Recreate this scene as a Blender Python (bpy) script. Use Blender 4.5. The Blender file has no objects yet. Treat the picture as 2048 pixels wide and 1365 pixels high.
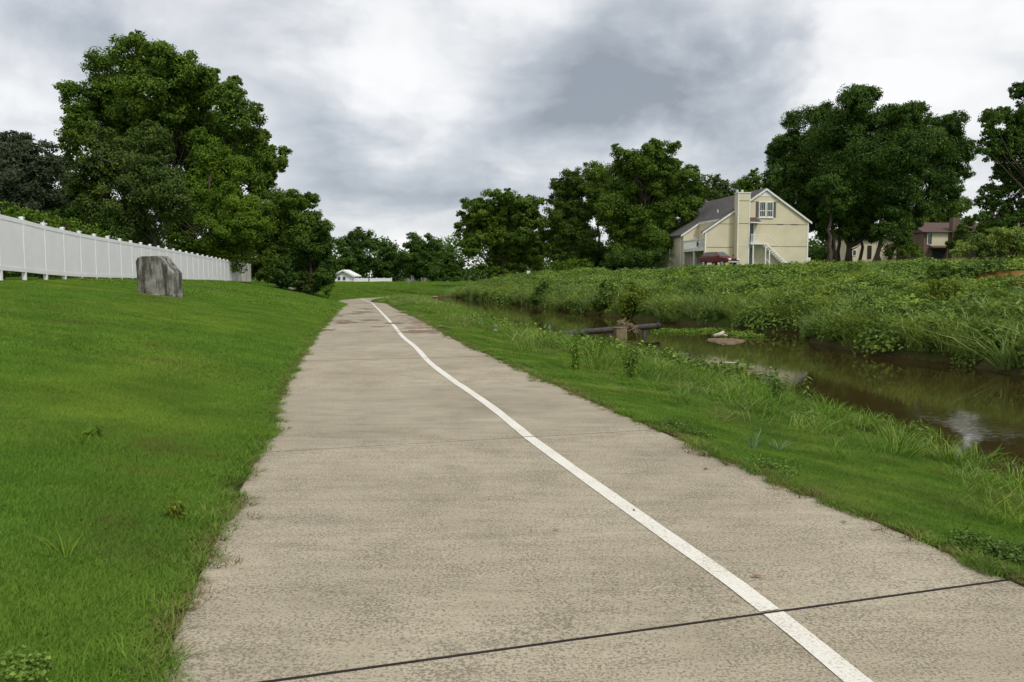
import bpy, math, random
import numpy as np
from mathutils import Vector, Matrix

R = math.radians
rng = np.random.default_rng(7)
random.seed(7)
scene = bpy.context.scene
COL = scene.collection

# ------------------------------------------------------------------ camera
F = 1593.0            # focal length in photo pixels (photo 2048 wide)
HOR = 555.0           # horizon row in the photo
EYE = 1.6
PITCH = math.atan((682.5 - HOR) / F)
cam_d = bpy.data.cameras.new('camera')
cam = bpy.data.objects.new('camera', cam_d)
COL.objects.link(cam)
cam_d.sensor_width = 36.0
cam_d.lens = 36.0 * F / 2048.0
cam_d.clip_start = 0.05
cam_d.clip_end = 5000
cam.location = (0, 0, EYE)
cam.rotation_euler = (R(90) - PITCH, 0, 0)
scene.camera = cam

# ------------------------------------------------------------------ view
scene.view_settings.view_transform = 'Standard'
scene.view_settings.look = 'None'
scene.view_settings.exposure = 0.62
scene.view_settings.gamma = 1.0
scene.view_settings.use_curve_mapping = False
scene.render.engine = 'CYCLES'
scene.cycles.max_bounces = 6
scene.cycles.diffuse_bounces = 3
scene.cycles.glossy_bounces = 3
scene.cycles.transmission_bounces = 3
scene.cycles.transparent_max_bounces = 6
scene.cycles.use_denoising = True
scene.cycles.denoiser = 'OPENIMAGEDENOISE'
scene.cycles.denoising_input_passes = 'RGB_ALBEDO_NORMAL'
scene.cycles.denoising_prefilter = 'ACCURATE'
scene.cycles.sample_clamp_indirect = 6

CP, SP = math.cos(PITCH), math.sin(PITCH)


def ray(u, v):
    xc = (u - 1024.0) / F
    yc = -(v - 682.5) / F
    return np.array([xc, CP + yc * SP, -SP + yc * CP])


def at(u, v, Y):
    """the world point on the photo ray (u, v) at Y metres ahead"""
    d = ray(u, v)
    p = d * (Y / d[1])
    return np.array([p[0], p[1], p[2] + EYE])


def hit(u, v, z=0.0):
    """the world point on the photo ray (u, v) on the level z"""
    d = ray(u, v)
    p = d * ((z - EYE) / d[2])
    return np.array([p[0], p[1], z])


# ------------------------------------------------------------------ sky, sun
SUN_EL, SUN_AZ = R(52), R(142)      # azimuth clockwise from +Y: behind the camera, over the creek side, so the fence is lit


def build_world():
    w = bpy.data.worlds.new('World')
    scene.world = w
    w.use_nodes = True
    nt = w.node_tree
    nt.nodes.clear()
    N, L = nt.nodes.new, nt.links.new
    out = N('ShaderNodeOutputWorld')
    bg = N('ShaderNodeBackground')
    bg.inputs['Strength'].default_value = 0.1
    L(bg.outputs[0], out.inputs[0])
    sky = N('ShaderNodeTexSky')
    sky.sky_type = 'NISHITA'
    sky.sun_disc = False
    sky.sun_elevation = SUN_EL
    sky.sun_rotation = SUN_AZ
    tc = N('ShaderNodeTexCoord')
    sep = N('ShaderNodeSeparateXYZ')
    L(tc.outputs['Generated'], sep.inputs[0])

    def M(op, a, b=None, c=None, clamp=False):
        m = N('ShaderNodeMath'); m.operation = op; m.use_clamp = clamp
        for i, x in enumerate((a, b, c)):
            if x is None: continue
            if isinstance(x, (int, float)): m.inputs[i].default_value = x
            else: L(x, m.inputs[i])
        return m.outputs[0]

    def VM(op, a, b=None):
        m = N('ShaderNodeVectorMath'); m.operation = op
        for i, x in enumerate((a, b)):
            if x is None: continue
            if isinstance(x, (tuple, list)): m.inputs[i].default_value = x
            else: L(x, m.inputs[i])
        return m

    zz = M('ADD', M('MAXIMUM', sep.outputs['Z'], 0.0), 0.30)
    comb = N('ShaderNodeCombineXYZ')
    L(M('DIVIDE', sep.outputs['X'], zz), comb.inputs[0])
    L(M('DIVIDE', sep.outputs['Y'], zz), comb.inputs[1])

    def noise(vec, scale, detail, rough, dist=0.0):
        n = N('ShaderNodeTexNoise')
        n.inputs['Scale'].default_value = scale
        n.inputs['Detail'].default_value = detail
        n.inputs['Roughness'].default_value = rough
        n.inputs['Distortion'].default_value = dist
        L(vec, n.inputs['Vector'])
        return n
    n1 = noise(comb.outputs[0], 2.2, 9, 0.55, 0.3)
    n2 = noise(comb.outputs[0], 0.55, 3, 0.5)
    n3 = noise(tc.outputs['Generated'], 5.4, 9, 0.58, 0.1)
    # large cloud masses of this sky: distance to their direction, edges torn by noise
    wob = VM('MULTIPLY', VM('SUBTRACT', n3.outputs['Color'], (0.5, 0.5, 0.5)).outputs[0], (0.22, 0.22, 0.17))
    dirw = VM('ADD', tc.outputs['Generated'], wob.outputs[0])
    total = None
    for (u, v, wid, amp) in CLOUDS:
        d = ray(u, v); d = d / np.linalg.norm(d)
        dist = VM('DISTANCE', dirw.outputs[0], tuple(d)).outputs['Value']
        q = M('DIVIDE', dist, wid / F)
        g = M('MULTIPLY', M('POWER', 2.718, M('MULTIPLY', M('MULTIPLY', q, q), -1.0)), amp)
        total = g if total is None else M('ADD', total, g)
    val = M('ADD', total, 0.79)
    val = M('ADD', val, M('MULTIPLY', M('SUBTRACT', n1.outputs['Fac'], 0.5), 0.42))
    val = M('ADD', val, M('MULTIPLY', M('SUBTRACT', n3.outputs['Fac'], 0.5), 1.0))
    val = M('ADD', val, M('MULTIPLY', M('SUBTRACT', n2.outputs['Fac'], 0.5), 0.5))
    # billows: rounded heads of cloud with bright edges
    wv = VM('MULTIPLY', VM('SUBTRACT', n1.outputs['Color'], (0.5, 0.5, 0.5)).outputs[0], (0.55, 0.55, 0.0))
    cw = VM('ADD', comb.outputs[0], wv.outputs[0])
    vo = N('ShaderNodeTexVoronoi'); vo.voronoi_dimensions = '2D'; vo.feature = 'SMOOTH_F1'
    vo.inputs['Scale'].default_value = 1.7; vo.inputs['Detail'].default_value = 3.0; vo.inputs['Roughness'].default_value = 0.48
    vo.inputs['Lacunarity'].default_value = 2.1; vo.inputs['Smoothness'].default_value = 0.35
    L(cw.outputs[0], vo.inputs['Vector'])
    val = M('ADD', val, M('MULTIPLY', M('SUBTRACT', 0.66, vo.outputs['Distance']), 0.62))
    ramp = N('ShaderNodeValToRGB')
    L(val, ramp.inputs[0])
    e = ramp.color_ramp.elements
    e[0].position = 0.0; e[0].color = (0.27, 0.30, 0.34, 1)
    e[1].position = 1.0; e[1].color = (0.86, 0.86, 0.865, 1)
    x = ramp.color_ramp.elements.new(0.32); x.color = (0.43, 0.46, 0.505, 1)
    x = ramp.color_ramp.elements.new(0.62); x.color = (0.635, 0.65, 0.675, 1)
    x = ramp.color_ramp.elements.new(0.80); x.color = (0.78, 0.785, 0.79, 1)
    sc = VM('SCALE', ramp.outputs[0]); sc.inputs['Scale'].default_value = 7.7
    mix = N('ShaderNodeMix'); mix.data_type = 'RGBA'
    mix.inputs['Factor'].default_value = 0.93
    L(sky.outputs[0], mix.inputs['A'])
    L(sc.outputs[0], mix.inputs['B'])
    L(mix.outputs['Result'], bg.inputs['Color'])


CLOUDS = [  # photo column, row, width, brightness
    (1080, 215, 140, -0.36), (960, 240, 90, -0.20), (1250, 130, 160, -0.36), (1280, 250, 160, -0.28), (1480, 270, 150, -0.16), (1160, 320, 120, -0.14),
    (600, 90, 110, -0.16), (640, 300, 90, -0.10), (20, 70, 120, -0.22), (60, 260, 90, -0.12), (900, 420, 110, -0.14), (760, 390, 90, -0.08),
    (860, 190, 70, 0.16), (800, 60, 120, 0.12), (960, 330, 80, 0.12), (330, 30, 150, 0.14), (1780, 60, 150, 0.10), (1620, 130, 80, 0.06), (1900, 170, 120, -0.10), (1560, 30, 110, -0.08),
]
build_world()
sun_d = bpy.data.lights.new('sun', 'SUN')
sun_d.energy = 1.5
sun_d.angle = R(12)
sun_d.color = (1.0, 0.965, 0.90)
sun = bpy.data.objects.new('sun', sun_d)
COL.objects.link(sun)
sd = Vector((math.sin(SUN_AZ) * math.cos(SUN_EL), math.cos(SUN_AZ) * math.cos(SUN_EL), math.sin(SUN_EL)))
sun.rotation_euler = (-sd).to_track_quat('-Z', 'Y').to_euler()
sun.location = (0, 0, 60)


# ------------------------------------------------------------------ helpers
def tag(o, label=None, cat=None, group=None, kind=None):
    if label: o['label'] = label
    if cat: o['category'] = cat
    if group: o['group'] = group
    if kind: o['kind'] = kind
    return o


def empty(name, loc=(0, 0, 0), rz=0.0, parent=None):
    o = bpy.data.objects.new(name, None)
    o.empty_display_size = 0.2
    COL.objects.link(o)
    o.location = loc
    o.rotation_euler = (0, 0, rz)
    if parent: o.parent = parent
    return o


def mesh_np(name, verts, faces, mat, parent=None, smooth=False):
    """verts (N,3); faces an (M,k) array or a list of tuples"""
    me = bpy.data.meshes.new(name)
    verts = np.asarray(verts, dtype=np.float32)
    if isinstance(faces, np.ndarray):
        k = faces.shape[1]
        me.vertices.add(len(verts)); me.vertices.foreach_set('co', verts.ravel())
        me.loops.add(faces.size); me.loops.foreach_set('vertex_index', faces.astype(np.int32).ravel())
        me.polygons.add(len(faces))
        me.polygons.foreach_set('loop_start', np.arange(0, faces.size, k, dtype=np.int32))
        me.polygons.foreach_set('loop_total', np.full(len(faces), k, dtype=np.int32))
        me.update(calc_edges=True)
    else:
        me.from_pydata([tuple(map(float, v)) for v in verts], [], faces)
        me.update()
    if smooth:
        me.polygons.foreach_set('use_smooth', np.ones(len(me.polygons), dtype=bool))
    if mat: me.materials.append(mat)
    o = bpy.data.objects.new(name, me)
    COL.objects.link(o)
    if parent: o.parent = parent
    return o


class MB:
    def __init__(s):
        s.v = []; s.f = []

    def add(s, vs, fs):
        n = len(s.v)
        s.v.extend([tuple(map(float, p)) for p in vs])
        s.f.extend([tuple(i + n for i in f) for f in fs])

    def box(s, a, b):
        x0, y0, z0 = a; x1, y1, z1 = b
        s.add([(x0, y0, z0), (x1, y0, z0), (x1, y1, z0), (x0, y1, z0), (x0, y0, z1), (x1, y0, z1), (x1, y1, z1), (x0, y1, z1)],
              [(3, 2, 1, 0), (4, 5, 6, 7), (0, 1, 5, 4), (1, 2, 6, 5), (2, 3, 7, 6), (3, 0, 4, 7)])

    def hexa(s, p):
        s.add(p, [(3, 2, 1, 0), (4, 5, 6, 7), (0, 1, 5, 4), (1, 2, 6, 5), (2, 3, 7, 6), (3, 0, 4, 7)])

    def prism(s, poly, y0, y1):
        """an (x, z) polygon pushed from y0 to y1"""
        n = len(poly)
        vs = [(x, y0, z) for x, z in poly] + [(x, y1, z) for x, z in poly]
        fs = [tuple(range(n)), tuple(range(2 * n - 1, n - 1, -1))]
        for i in range(n):
            j = (i + 1) % n
            fs.append((j, i, i + n, j + n))
        s.add(vs, fs)

    def tube(s, pts, radii, sides=7, cap=True):
        pts = [np.asarray(p, float) for p in pts]
        n = len(pts)
        if isinstance(radii, (int, float)): radii = [radii] * n
        vs = []
        up = np.array([0.31, 0.17, 0.93])
        for i in range(n):
            t = pts[min(i + 1, n - 1)] - pts[max(i - 1, 0)]
            t = t / (np.linalg.norm(t) + 1e-9)
            a = np.cross(t, up)
            if np.linalg.norm(a) < 0.15: a = np.cross(t, np.array([1.0, 0, 0]))
            a /= np.linalg.norm(a); b = np.cross(t, a)
            for k in range(sides):
                th = 2 * math.pi * k / sides
                vs.append(pts[i] + radii[i] * (math.cos(th) * a + math.sin(th) * b))
        fs = []
        for i in range(n - 1):
            for k in range(sides):
                k2 = (k + 1) % sides
                fs.append((i * sides + k, i * sides + k2, (i + 1) * sides + k2, (i + 1) * sides + k))
        if cap:
            fs.append(tuple(range(sides - 1, -1, -1)))
            fs.append(tuple((n - 1) * sides + k for k in range(sides)))
        s.add(vs, fs)

    def build(s, name, mat, parent=None, smooth=False, bevel=0.0):
        o = mesh_np(name, np.array(s.v), s.f, mat, parent, smooth)
        if bevel:
            m = o.modifiers.new('bevel', 'BEVEL'); m.width = bevel; m.segments = 2; m.limit_method = 'ANGLE'
        return o


def smooth(a, b, x):
    t = np.clip((x - a) / (b - a), 0, 1)
    return t * t * (3 - 2 * t)


def pchip(xs, ys):
    xs = np.asarray(xs, float); ys = np.asarray(ys, float)
    h = np.diff(xs); d = np.diff(ys) / h
    m = np.zeros_like(xs)
    m[0], m[-1] = d[0], d[-1]
    for i in range(1, len(xs) - 1):
        if d[i - 1] * d[i] > 0:
            w1, w2 = 2 * h[i] + h[i - 1], h[i] + 2 * h[i - 1]
            m[i] = (w1 + w2) / (w1 / d[i - 1] + w2 / d[i])

    def f(x):
        x = np.asarray(x, float)
        i = np.clip(np.searchsorted(xs, x) - 1, 0, len(xs) - 2)
        t = (x - xs[i]) / h[i]
        inside = (2 * t**3 - 3 * t**2 + 1) * ys[i] + (t**3 - 2 * t**2 + t) * h[i] * m[i] + (-2 * t**3 + 3 * t**2) * ys[i + 1] + (t**3 - t**2) * h[i] * m[i + 1]
        lo = ys[0] + (x - xs[0]) * m[0]
        hi = ys[-1] + (x - xs[-1]) * m[-1]
        return np.where(x < xs[0], lo, np.where(x > xs[-1], hi, inside))
    return f


def vnoise(x, y, seed=0):
    """cheap smooth value noise for the terrain and the scatters"""
    x = np.asarray(x, float); y = np.asarray(y, float)
    xi = np.floor(x).astype(np.int64); yi = np.floor(y).astype(np.int64)
    fx = x - xi; fy = y - yi
    fx = fx * fx * (3 - 2 * fx); fy = fy * fy * (3 - 2 * fy)

    def h(a, b):
        n = (a * 374761393 + b * 668265263 + seed * 982451653) & 0x7fffffff
        n = ((n ^ (n >> 13)) * 1274126177) & 0x7fffffff
        return ((n ^ (n >> 16)) & 0xffff) / 65535.0
    return (h(xi, yi) * (1 - fx) + h(xi + 1, yi) * fx) * (1 - fy) + (h(xi, yi + 1) * (1 - fx) + h(xi + 1, yi + 1) * fx) * fy


# ------------------------------------------------------------------ materials
def new_mat(name):
    m = bpy.data.materials.new(name)
    m.use_nodes = True
    nt = m.node_tree
    b = nt.nodes['Principled BSDF']
    return m, nt, b


def ramp_node(nt, fac, stops):
    r = nt.nodes.new('ShaderNodeValToRGB')
    e = r.color_ramp.elements
    while len(e) < len(stops): e.new(0.5)
    for el, (p, c) in zip(e, stops):
        el.position = p; el.color = (*c, 1)
    nt.links.new(fac, r.inputs[0])
    return r.outputs[0]


def noise_node(nt, scale, detail=4, rough=0.55, vec=None, stretch=None):
    n = nt.nodes.new('ShaderNodeTexNoise')
    n.inputs['Scale'].default_value = scale
    n.inputs['Detail'].default_value = detail
    n.inputs['Roughness'].default_value = rough
    if vec is None:
        g = nt.nodes.new('ShaderNodeNewGeometry'); vec = g.outputs['Position']
    if stretch:
        mp = nt.nodes.new('ShaderNodeMapping'); mp.inputs['Scale'].default_value = stretch
        nt.links.new(vec, mp.inputs[0]); vec = mp.outputs[0]
    nt.links.new(vec, n.inputs['Vector'])
    return n


def mixc(nt, fac, a, b, mode='MIX'):
    m = nt.nodes.new('ShaderNodeMix'); m.data_type = 'RGBA'; m.blend_type = mode
    for sock, x in ((m.inputs['Factor'], fac), (m.inputs['A'], a), (m.inputs['B'], b)):
        if isinstance(x, (int, float)): sock.default_value = x
        elif isinstance(x, tuple): sock.default_value = (*x, 1)
        else: nt.links.new(x, sock)
    return m.outputs['Result']


def bump(nt, b, height, strength=0.3, dist=0.02):
    bn = nt.nodes.new('ShaderNodeBump')
    bn.inputs['Strength'].default_value = strength
    bn.inputs['Distance'].default_value = dist
    nt.links.new(height, bn.inputs['Height'])
    nt.links.new(bn.outputs[0], b.inputs['Normal'])


def mat_plain(name, c1, c2, scale=4.0, rough=0.8, detail=5, bmp=0.0, spec=0.3, stretch=None, lo=0.35, hi=0.65, metal=0.0):
    m, nt, b = new_mat(name)
    n = noise_node(nt, scale, detail, 0.6, stretch=stretch)
    nt.links.new(ramp_node(nt, n.outputs['Fac'], [(lo, c1), (hi, c2)]), b.inputs['Base Color'])
    b.inputs['Roughness'].default_value = rough
    b.inputs['Specular IOR Level'].default_value = spec
    b.inputs['Metallic'].default_value = metal
    if bmp: bump(nt, b, n.outputs['Fac'], bmp)
    return m


def mat_leaf(name, dark, mid, light, patch=None, patch_scale=0.5, transl=0.25, rough=0.65, patch_lo=0.44, patch_hi=0.72, spec=0.12, worn=None, worn_scale=0.9, var=0.0, var_scale=1.3):
    """each leaf or blade its own shade of the plant's green, plus slow drifts of colour between plants"""
    m, nt, b = new_mat(name)
    g = nt.nodes.new('ShaderNodeNewGeometry')
    col = ramp_node(nt, g.outputs['Random Per Island'], [(0.0, dark), (0.55, mid), (1.0, light)])
    if patch:
        n = noise_node(nt, patch_scale, 4, 0.55)
        f = nt.nodes.new('ShaderNodeMapRange'); f.interpolation_type = 'SMOOTHSTEP'
        f.inputs['From Min'].default_value = patch_lo; f.inputs['From Max'].default_value = patch_hi
        nt.links.new(n.outputs['Fac'], f.inputs['Value'])
        v = nt.nodes.new('ShaderNodeMath'); v.operation = 'MULTIPLY'; v.inputs[1].default_value = 0.85
        nt.links.new(f.outputs[0], v.inputs[0])
        col = mixc(nt, v.outputs[0], col, patch)
    if worn:
        n = noise_node(nt, worn_scale, 5, 0.6)
        f = nt.nodes.new('ShaderNodeMapRange'); f.interpolation_type = 'SMOOTHSTEP'
        f.inputs['From Min'].default_value = 0.54; f.inputs['From Max'].default_value = 0.70; f.inputs['To Max'].default_value = 0.75
        nt.links.new(n.outputs['Fac'], f.inputs['Value'])
        col = mixc(nt, f.outputs[0], col, worn)
    if var:      # plants of a darker and a paler kind side by side
        n = noise_node(nt, var_scale, 3, 0.6)
        col = mixc(nt, var, col, ramp_node(nt, n.outputs['Fac'], [(0.36, (0.50, 0.55, 0.55)), (0.52, (1.0, 1.0, 1.0)), (0.66, (1.55, 1.40, 1.25))]), 'MULTIPLY')
    nt.links.new(col, b.inputs['Base Color'])
    b.inputs['Roughness'].default_value = rough
    b.inputs['Specular IOR Level'].default_value = spec
    t = nt.nodes.new('ShaderNodeBsdfTranslucent')
    nt.links.new(mixc(nt, 1.0, col, (1.0, 1.0, 0.45), 'MULTIPLY'), t.inputs['Color'])
    ms = nt.nodes.new('ShaderNodeMixShader'); ms.inputs[0].default_value = transl
    nt.links.new(b.outputs[0], ms.inputs[1]); nt.links.new(t.outputs[0], ms.inputs[2])
    nt.links.new(ms.outputs[0], nt.nodes['Material Output'].inputs['Surface'])
    return m


def mat_concrete():
    m, nt, b = new_mat('path_concrete')
    big = noise_node(nt, 0.55, 6, 0.62)
    base = ramp_node(nt, big.outputs['Fac'], [(0.28, (0.315, 0.281, 0.208)), (0.50, (0.388, 0.349, 0.262)), (0.70, (0.432, 0.392, 0.300))])
    # worn, broom-brushed streaks across the slab
    st = noise_node(nt, 9.0, 5, 0.65, stretch=(0.18, 1.0, 1.0))
    base = mixc(nt, 0.40, base, ramp_node(nt, st.outputs['Fac'], [(0.36, (0.66, 0.64, 0.62)), (0.58, (1.06, 1.05, 1.04))]), 'MULTIPLY')
    # dark weathered grains of aggregate
    gr = noise_node(nt, 74.0, 3, 0.75, stretch=(0.85, 1.0, 1.0))
    zone = noise_node(nt, 2.2, 4, 0.6)
    grm = nt.nodes.new('ShaderNodeMath'); grm.operation = 'MULTIPLY_ADD'
    nt.links.new(zone.outputs['Fac'], grm.inputs[0]); grm.inputs[1].default_value = 0.30
    nt.links.new(gr.outputs['Fac'], grm.inputs[2])
    base = mixc(nt, 1.0, base, ramp_node(nt, grm.outputs[0], [(0.63, (1, 1, 1)), (0.74, (0.50, 0.485, 0.47))]), 'MULTIPLY')
    oi = nt.nodes.new('ShaderNodeObjectInfo')
    base = mixc(nt, 1.0, base, ramp_node(nt, oi.outputs['Random'], [(0.0, (0.90, 0.90, 0.91)), (1.0, (1.05, 1.04, 1.03))]), 'MULTIPLY')
    stain = noise_node(nt, 0.9, 7, 0.68)
    base = mixc(nt, 0.5, base, ramp_node(nt, stain.outputs['Fac'], [(0.34, (0.72, 0.71, 0.70)), (0.47, (1, 1, 1))]), 'MULTIPLY')
    fine = noise_node(nt, 160.0, 2, 0.7)
    base = mixc(nt, 0.8, base, ramp_node(nt, fine.outputs['Fac'], [(0.35, (0.78, 0.77, 0.76)), (0.65, (1.18, 1.17, 1.16))]), 'MULTIPLY')
    nt.links.new(base, b.inputs['Base Color'])
    b.inputs['Roughness'].default_value = 0.9
    b.inputs['Specular IOR Level'].default_value = 0.2
    bump(nt, b, gr.outputs['Fac'], 0.35, 0.004)
    return m


def mat_paint():
    m, nt, b = new_mat('line_paint')
    n = noise_node(nt, 60.0, 4, 0.7)
    z = noise_node(nt, 3.0, 3, 0.6)
    a = nt.nodes.new('ShaderNodeMath'); a.operation = 'MULTIPLY_ADD'
    nt.links.new(z.outputs['Fac'], a.inputs[0]); a.inputs[1].default_value = 0.35; nt.links.new(n.outputs['Fac'], a.inputs[2])
    nt.links.new(ramp_node(nt, a.outputs[0], [(0.45, (0.70, 0.69, 0.63)), (0.70, (0.64, 0.62, 0.54)), (0.84, (0.42, 0.37, 0.30))]), b.inputs['Base Color'])
    b.inputs['Roughness'].default_value = 0.75
    return m


def mat_ground():
    m, nt, b = new_mat('ground_soil')
    n = noise_node(nt, 0.35, 6, 0.6)
    n2 = noise_node(nt, 14.0, 5, 0.7)
    grass = ramp_node(nt, n.outputs['Fac'], [(0.34, (0.035, 0.085, 0.012)), (0.52, (0.055, 0.125, 0.016)), (0.68, (0.095, 0.150, 0.022))])
    grass = mixc(nt, 0.7, grass, ramp_node(nt, n2.outputs['Fac'], [(0.3, (0.55, 0.55, 0.5)), (0.7, (1.35, 1.35, 1.3))]), 'MULTIPLY')
    soil = ramp_node(nt, n2.outputs['Fac'], [(0.3, (0.040, 0.026, 0.014)), (0.7, (0.110, 0.070, 0.036))])
    clay = ramp_node(nt, n2.outputs['Fac'], [(0.3, (0.17, 0.065, 0.02)), (0.7, (0.30, 0.125, 0.04))])
    a = nt.nodes.new('ShaderNodeAttribute'); a.attribute_name = 'soil'
    c = nt.nodes.new('ShaderNodeAttribute'); c.attribute_name = 'clay'
    col = mixc(nt, a.outputs['Fac'], grass, soil)
    col = mixc(nt, c.outputs['Fac'], col, clay)
    nt.links.new(col, b.inputs['Base Color'])
    b.inputs['Roughness'].default_value = 0.95
    b.inputs['Specular IOR Level'].default_value = 0.1
    bump(nt, b, n2.outputs['Fac'], 0.8, 0.06)
    return m


def mat_water():
    m, nt, b = new_mat('creek_water')
    n = noise_node(nt, 0.25, 4, 0.6)
    nt.links.new(ramp_node(nt, n.outputs['Fac'], [(0.35, (0.026, 0.017, 0.006)), (0.65, (0.042, 0.029, 0.010))]), b.inputs['Base Color'])
    b.inputs['Roughness'].default_value = 0.04
    b.inputs['IOR'].default_value = 1.33
    b.inputs['Specular IOR Level'].default_value = 0.5
    w = noise_node(nt, 5.0, 3, 0.5, stretch=(1.0, 2.2, 1.0))
    # riffles run along the near bank where the water is shallow
    g = nt.nodes.new('ShaderNodeAttribute'); g.attribute_name = 'riffle'
    w2 = noise_node(nt, 8.0, 2, 0.5, stretch=(0.5, 2.4, 1.0))
    mm = nt.nodes.new('ShaderNodeMath'); mm.operation = 'MULTIPLY'
    nt.links.new(w2.outputs['Fac'], mm.inputs[0]); nt.links.new(g.outputs['Fac'], mm.inputs[1])
    ad = nt.nodes.new('ShaderNodeMath'); ad.operation = 'MULTIPLY_ADD'
    nt.links.new(w.outputs['Fac'], ad.inputs[0]); ad.inputs[1].default_value = 0.025; nt.links.new(mm.outputs[0], ad.inputs[2])
    bump(nt, b, ad.outputs[0], 0.25, 0.05)
    return m


MAT = dict(
    concrete=mat_concrete(), paint=mat_paint(), ground=mat_ground(), water=mat_water(),
    joint=mat_plain('joint_shade_filler', (0.010, 0.006, 0.006), (0.026, 0.016, 0.015), 30, 0.95),  # filler colour darkened to carry the deep shade inside the joints
    vinyl=mat_plain('white_vinyl', (0.76, 0.76, 0.77), (0.82, 0.82, 0.82), 1.5, 0.45),
    white=mat_plain('white_trim', (0.62, 0.62, 0.58), (0.78, 0.78, 0.74), 3, 0.6),
    stucco=mat_plain('cream_siding', (0.55, 0.495, 0.35), (0.62, 0.56, 0.405), 0.6, 0.85, 6, 0.05),
    shingle=mat_plain('grey_shingle', (0.075, 0.070, 0.068), (0.125, 0.118, 0.112), 3.0, 0.95, 6, 0.2),
    brownroof=mat_plain('brown_shingle', (0.075, 0.047, 0.040), (0.115, 0.073, 0.062), 3.0, 0.95, 6, 0.2),
    seam=mat_plain('brown_seam_board', (0.13, 0.10, 0.06), (0.22, 0.17, 0.10), 2.0, 0.9),  # plain brown of the belt seams across the siding
    brick=mat_plain('red_brown_brick', (0.095, 0.062, 0.045), (0.185, 0.125, 0.09), 6.0, 0.9),
    teal=mat_plain('teal_door', (0.02, 0.10, 0.11), (0.03, 0.14, 0.15), 2.0, 0.5),
    dark=mat_plain('dark_opening', (0.012, 0.012, 0.012), (0.022, 0.02, 0.02), 2.0, 0.7),
    shutter=mat_plain('slate_shutter', (0.075, 0.085, 0.10), (0.10, 0.11, 0.13), 2.0, 0.6),
    glass=mat_plain('window_glass', (0.03, 0.035, 0.03), (0.07, 0.08, 0.065), 0.8, 0.08, spec=0.6),
    carred=mat_plain('red_car_paint', (0.115, 0.008, 0.010), (0.14, 0.011, 0.013), 2.0, 0.25, spec=0.6),
    tyre=mat_plain('tyre_rubber', (0.015, 0.015, 0.015), (0.03, 0.03, 0.03), 4, 0.85),
    chrome=mat_plain('bright_metal', (0.55, 0.55, 0.56), (0.65, 0.65, 0.66), 4, 0.25, metal=0.8),
    lens=mat_plain('lamp_lens', (0.75, 0.75, 0.72), (0.85, 0.85, 0.82), 4, 0.15),
    pipe=mat_plain('black_pipe', (0.022, 0.020, 0.019), (0.055, 0.045, 0.040), 3, 0.6, 6, 0.05),
    pier=mat_plain('stained_concrete', (0.13, 0.095, 0.05), (0.24, 0.19, 0.115), 2.5, 0.9, 6, 0.2),
    stone=mat_plain('pale_stone', (0.33, 0.33, 0.32), (0.58, 0.57, 0.54), 5, 0.9, 5, 0.2),
    wood=mat_plain('driftwood', (0.16, 0.11, 0.065), (0.30, 0.22, 0.13), 8, 0.9),
    palewood=mat_plain('pale_driftwood', (0.42, 0.38, 0.31), (0.60, 0.55, 0.46), 8, 0.85),
    sand=mat_plain('muddy_sand', (0.10, 0.07, 0.04), (0.19, 0.135, 0.08), 5, 0.95, 6, 0.3),
    dirt=mat_plain('path_dirt', (0.13, 0.085, 0.052), (0.23, 0.165, 0.11), 12, 0.95, 6, 0.4),
    bark=mat_plain('bark', (0.045, 0.034, 0.026), (0.095, 0.072, 0.055), 2.5, 0.95, 6, 0.4, stretch=(1, 1, 0.25)),
    redbark=mat_plain('reddish_bark', (0.075, 0.048, 0.037), (0.150, 0.095, 0.072), 2.5, 0.95, 6, 0.4, stretch=(1, 1, 0.25)),
    greybark=mat_plain('dead_wood', (0.12, 0.11, 0.095), (0.22, 0.20, 0.17), 3, 0.95),
    star=mat_plain('dark_star_metal', (0.05, 0.03, 0.06), (0.09, 0.035, 0.05), 3, 0.6),
    deadleaf=mat_plain('dead_leaf', (0.16, 0.075, 0.035), (0.26, 0.14, 0.07), 20, 0.85),
)


def mat_block():
    m, nt, b = new_mat('weathered_block_concrete')
    n = noise_node(nt, 2.2, 7, 0.65)
    st = noise_node(nt, 3.2, 6, 0.65, stretch=(1.6, 1.6, 0.28))
    col = ramp_node(nt, n.outputs['Fac'], [(0.34, (0.105, 0.098, 0.082)), (0.52, (0.25, 0.24, 0.205)), (0.70, (0.38, 0.37, 0.335))])
    col = mixc(nt, 0.95, col, ramp_node(nt, st.outputs['Fac'], [(0.42, (0.20, 0.18, 0.16)), (0.54, (1, 1, 1))]), 'MULTIPLY')
    fine = noise_node(nt, 26, 4, 0.7)
    col = mixc(nt, 0.6, col, ramp_node(nt, fine.outputs['Fac'], [(0.35, (0.6, 0.6, 0.58)), (0.6, (1.1, 1.1, 1.1))]), 'MULTIPLY')
    nt.links.new(col, b.inputs['Base Color'])
    b.inputs['Roughness'].default_value = 0.95
    bump(nt, b, fine.outputs['Fac'], 0.4, 0.02)
    return m


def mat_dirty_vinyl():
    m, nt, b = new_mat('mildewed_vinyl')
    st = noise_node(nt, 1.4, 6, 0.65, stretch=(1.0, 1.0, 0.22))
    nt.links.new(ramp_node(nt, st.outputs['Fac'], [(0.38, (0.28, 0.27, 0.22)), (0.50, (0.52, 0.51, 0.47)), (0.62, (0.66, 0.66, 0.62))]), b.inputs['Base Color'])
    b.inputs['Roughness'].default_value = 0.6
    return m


MAT['block'] = mat_block()
MAT['mildew'] = mat_dirty_vinyl()

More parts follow.
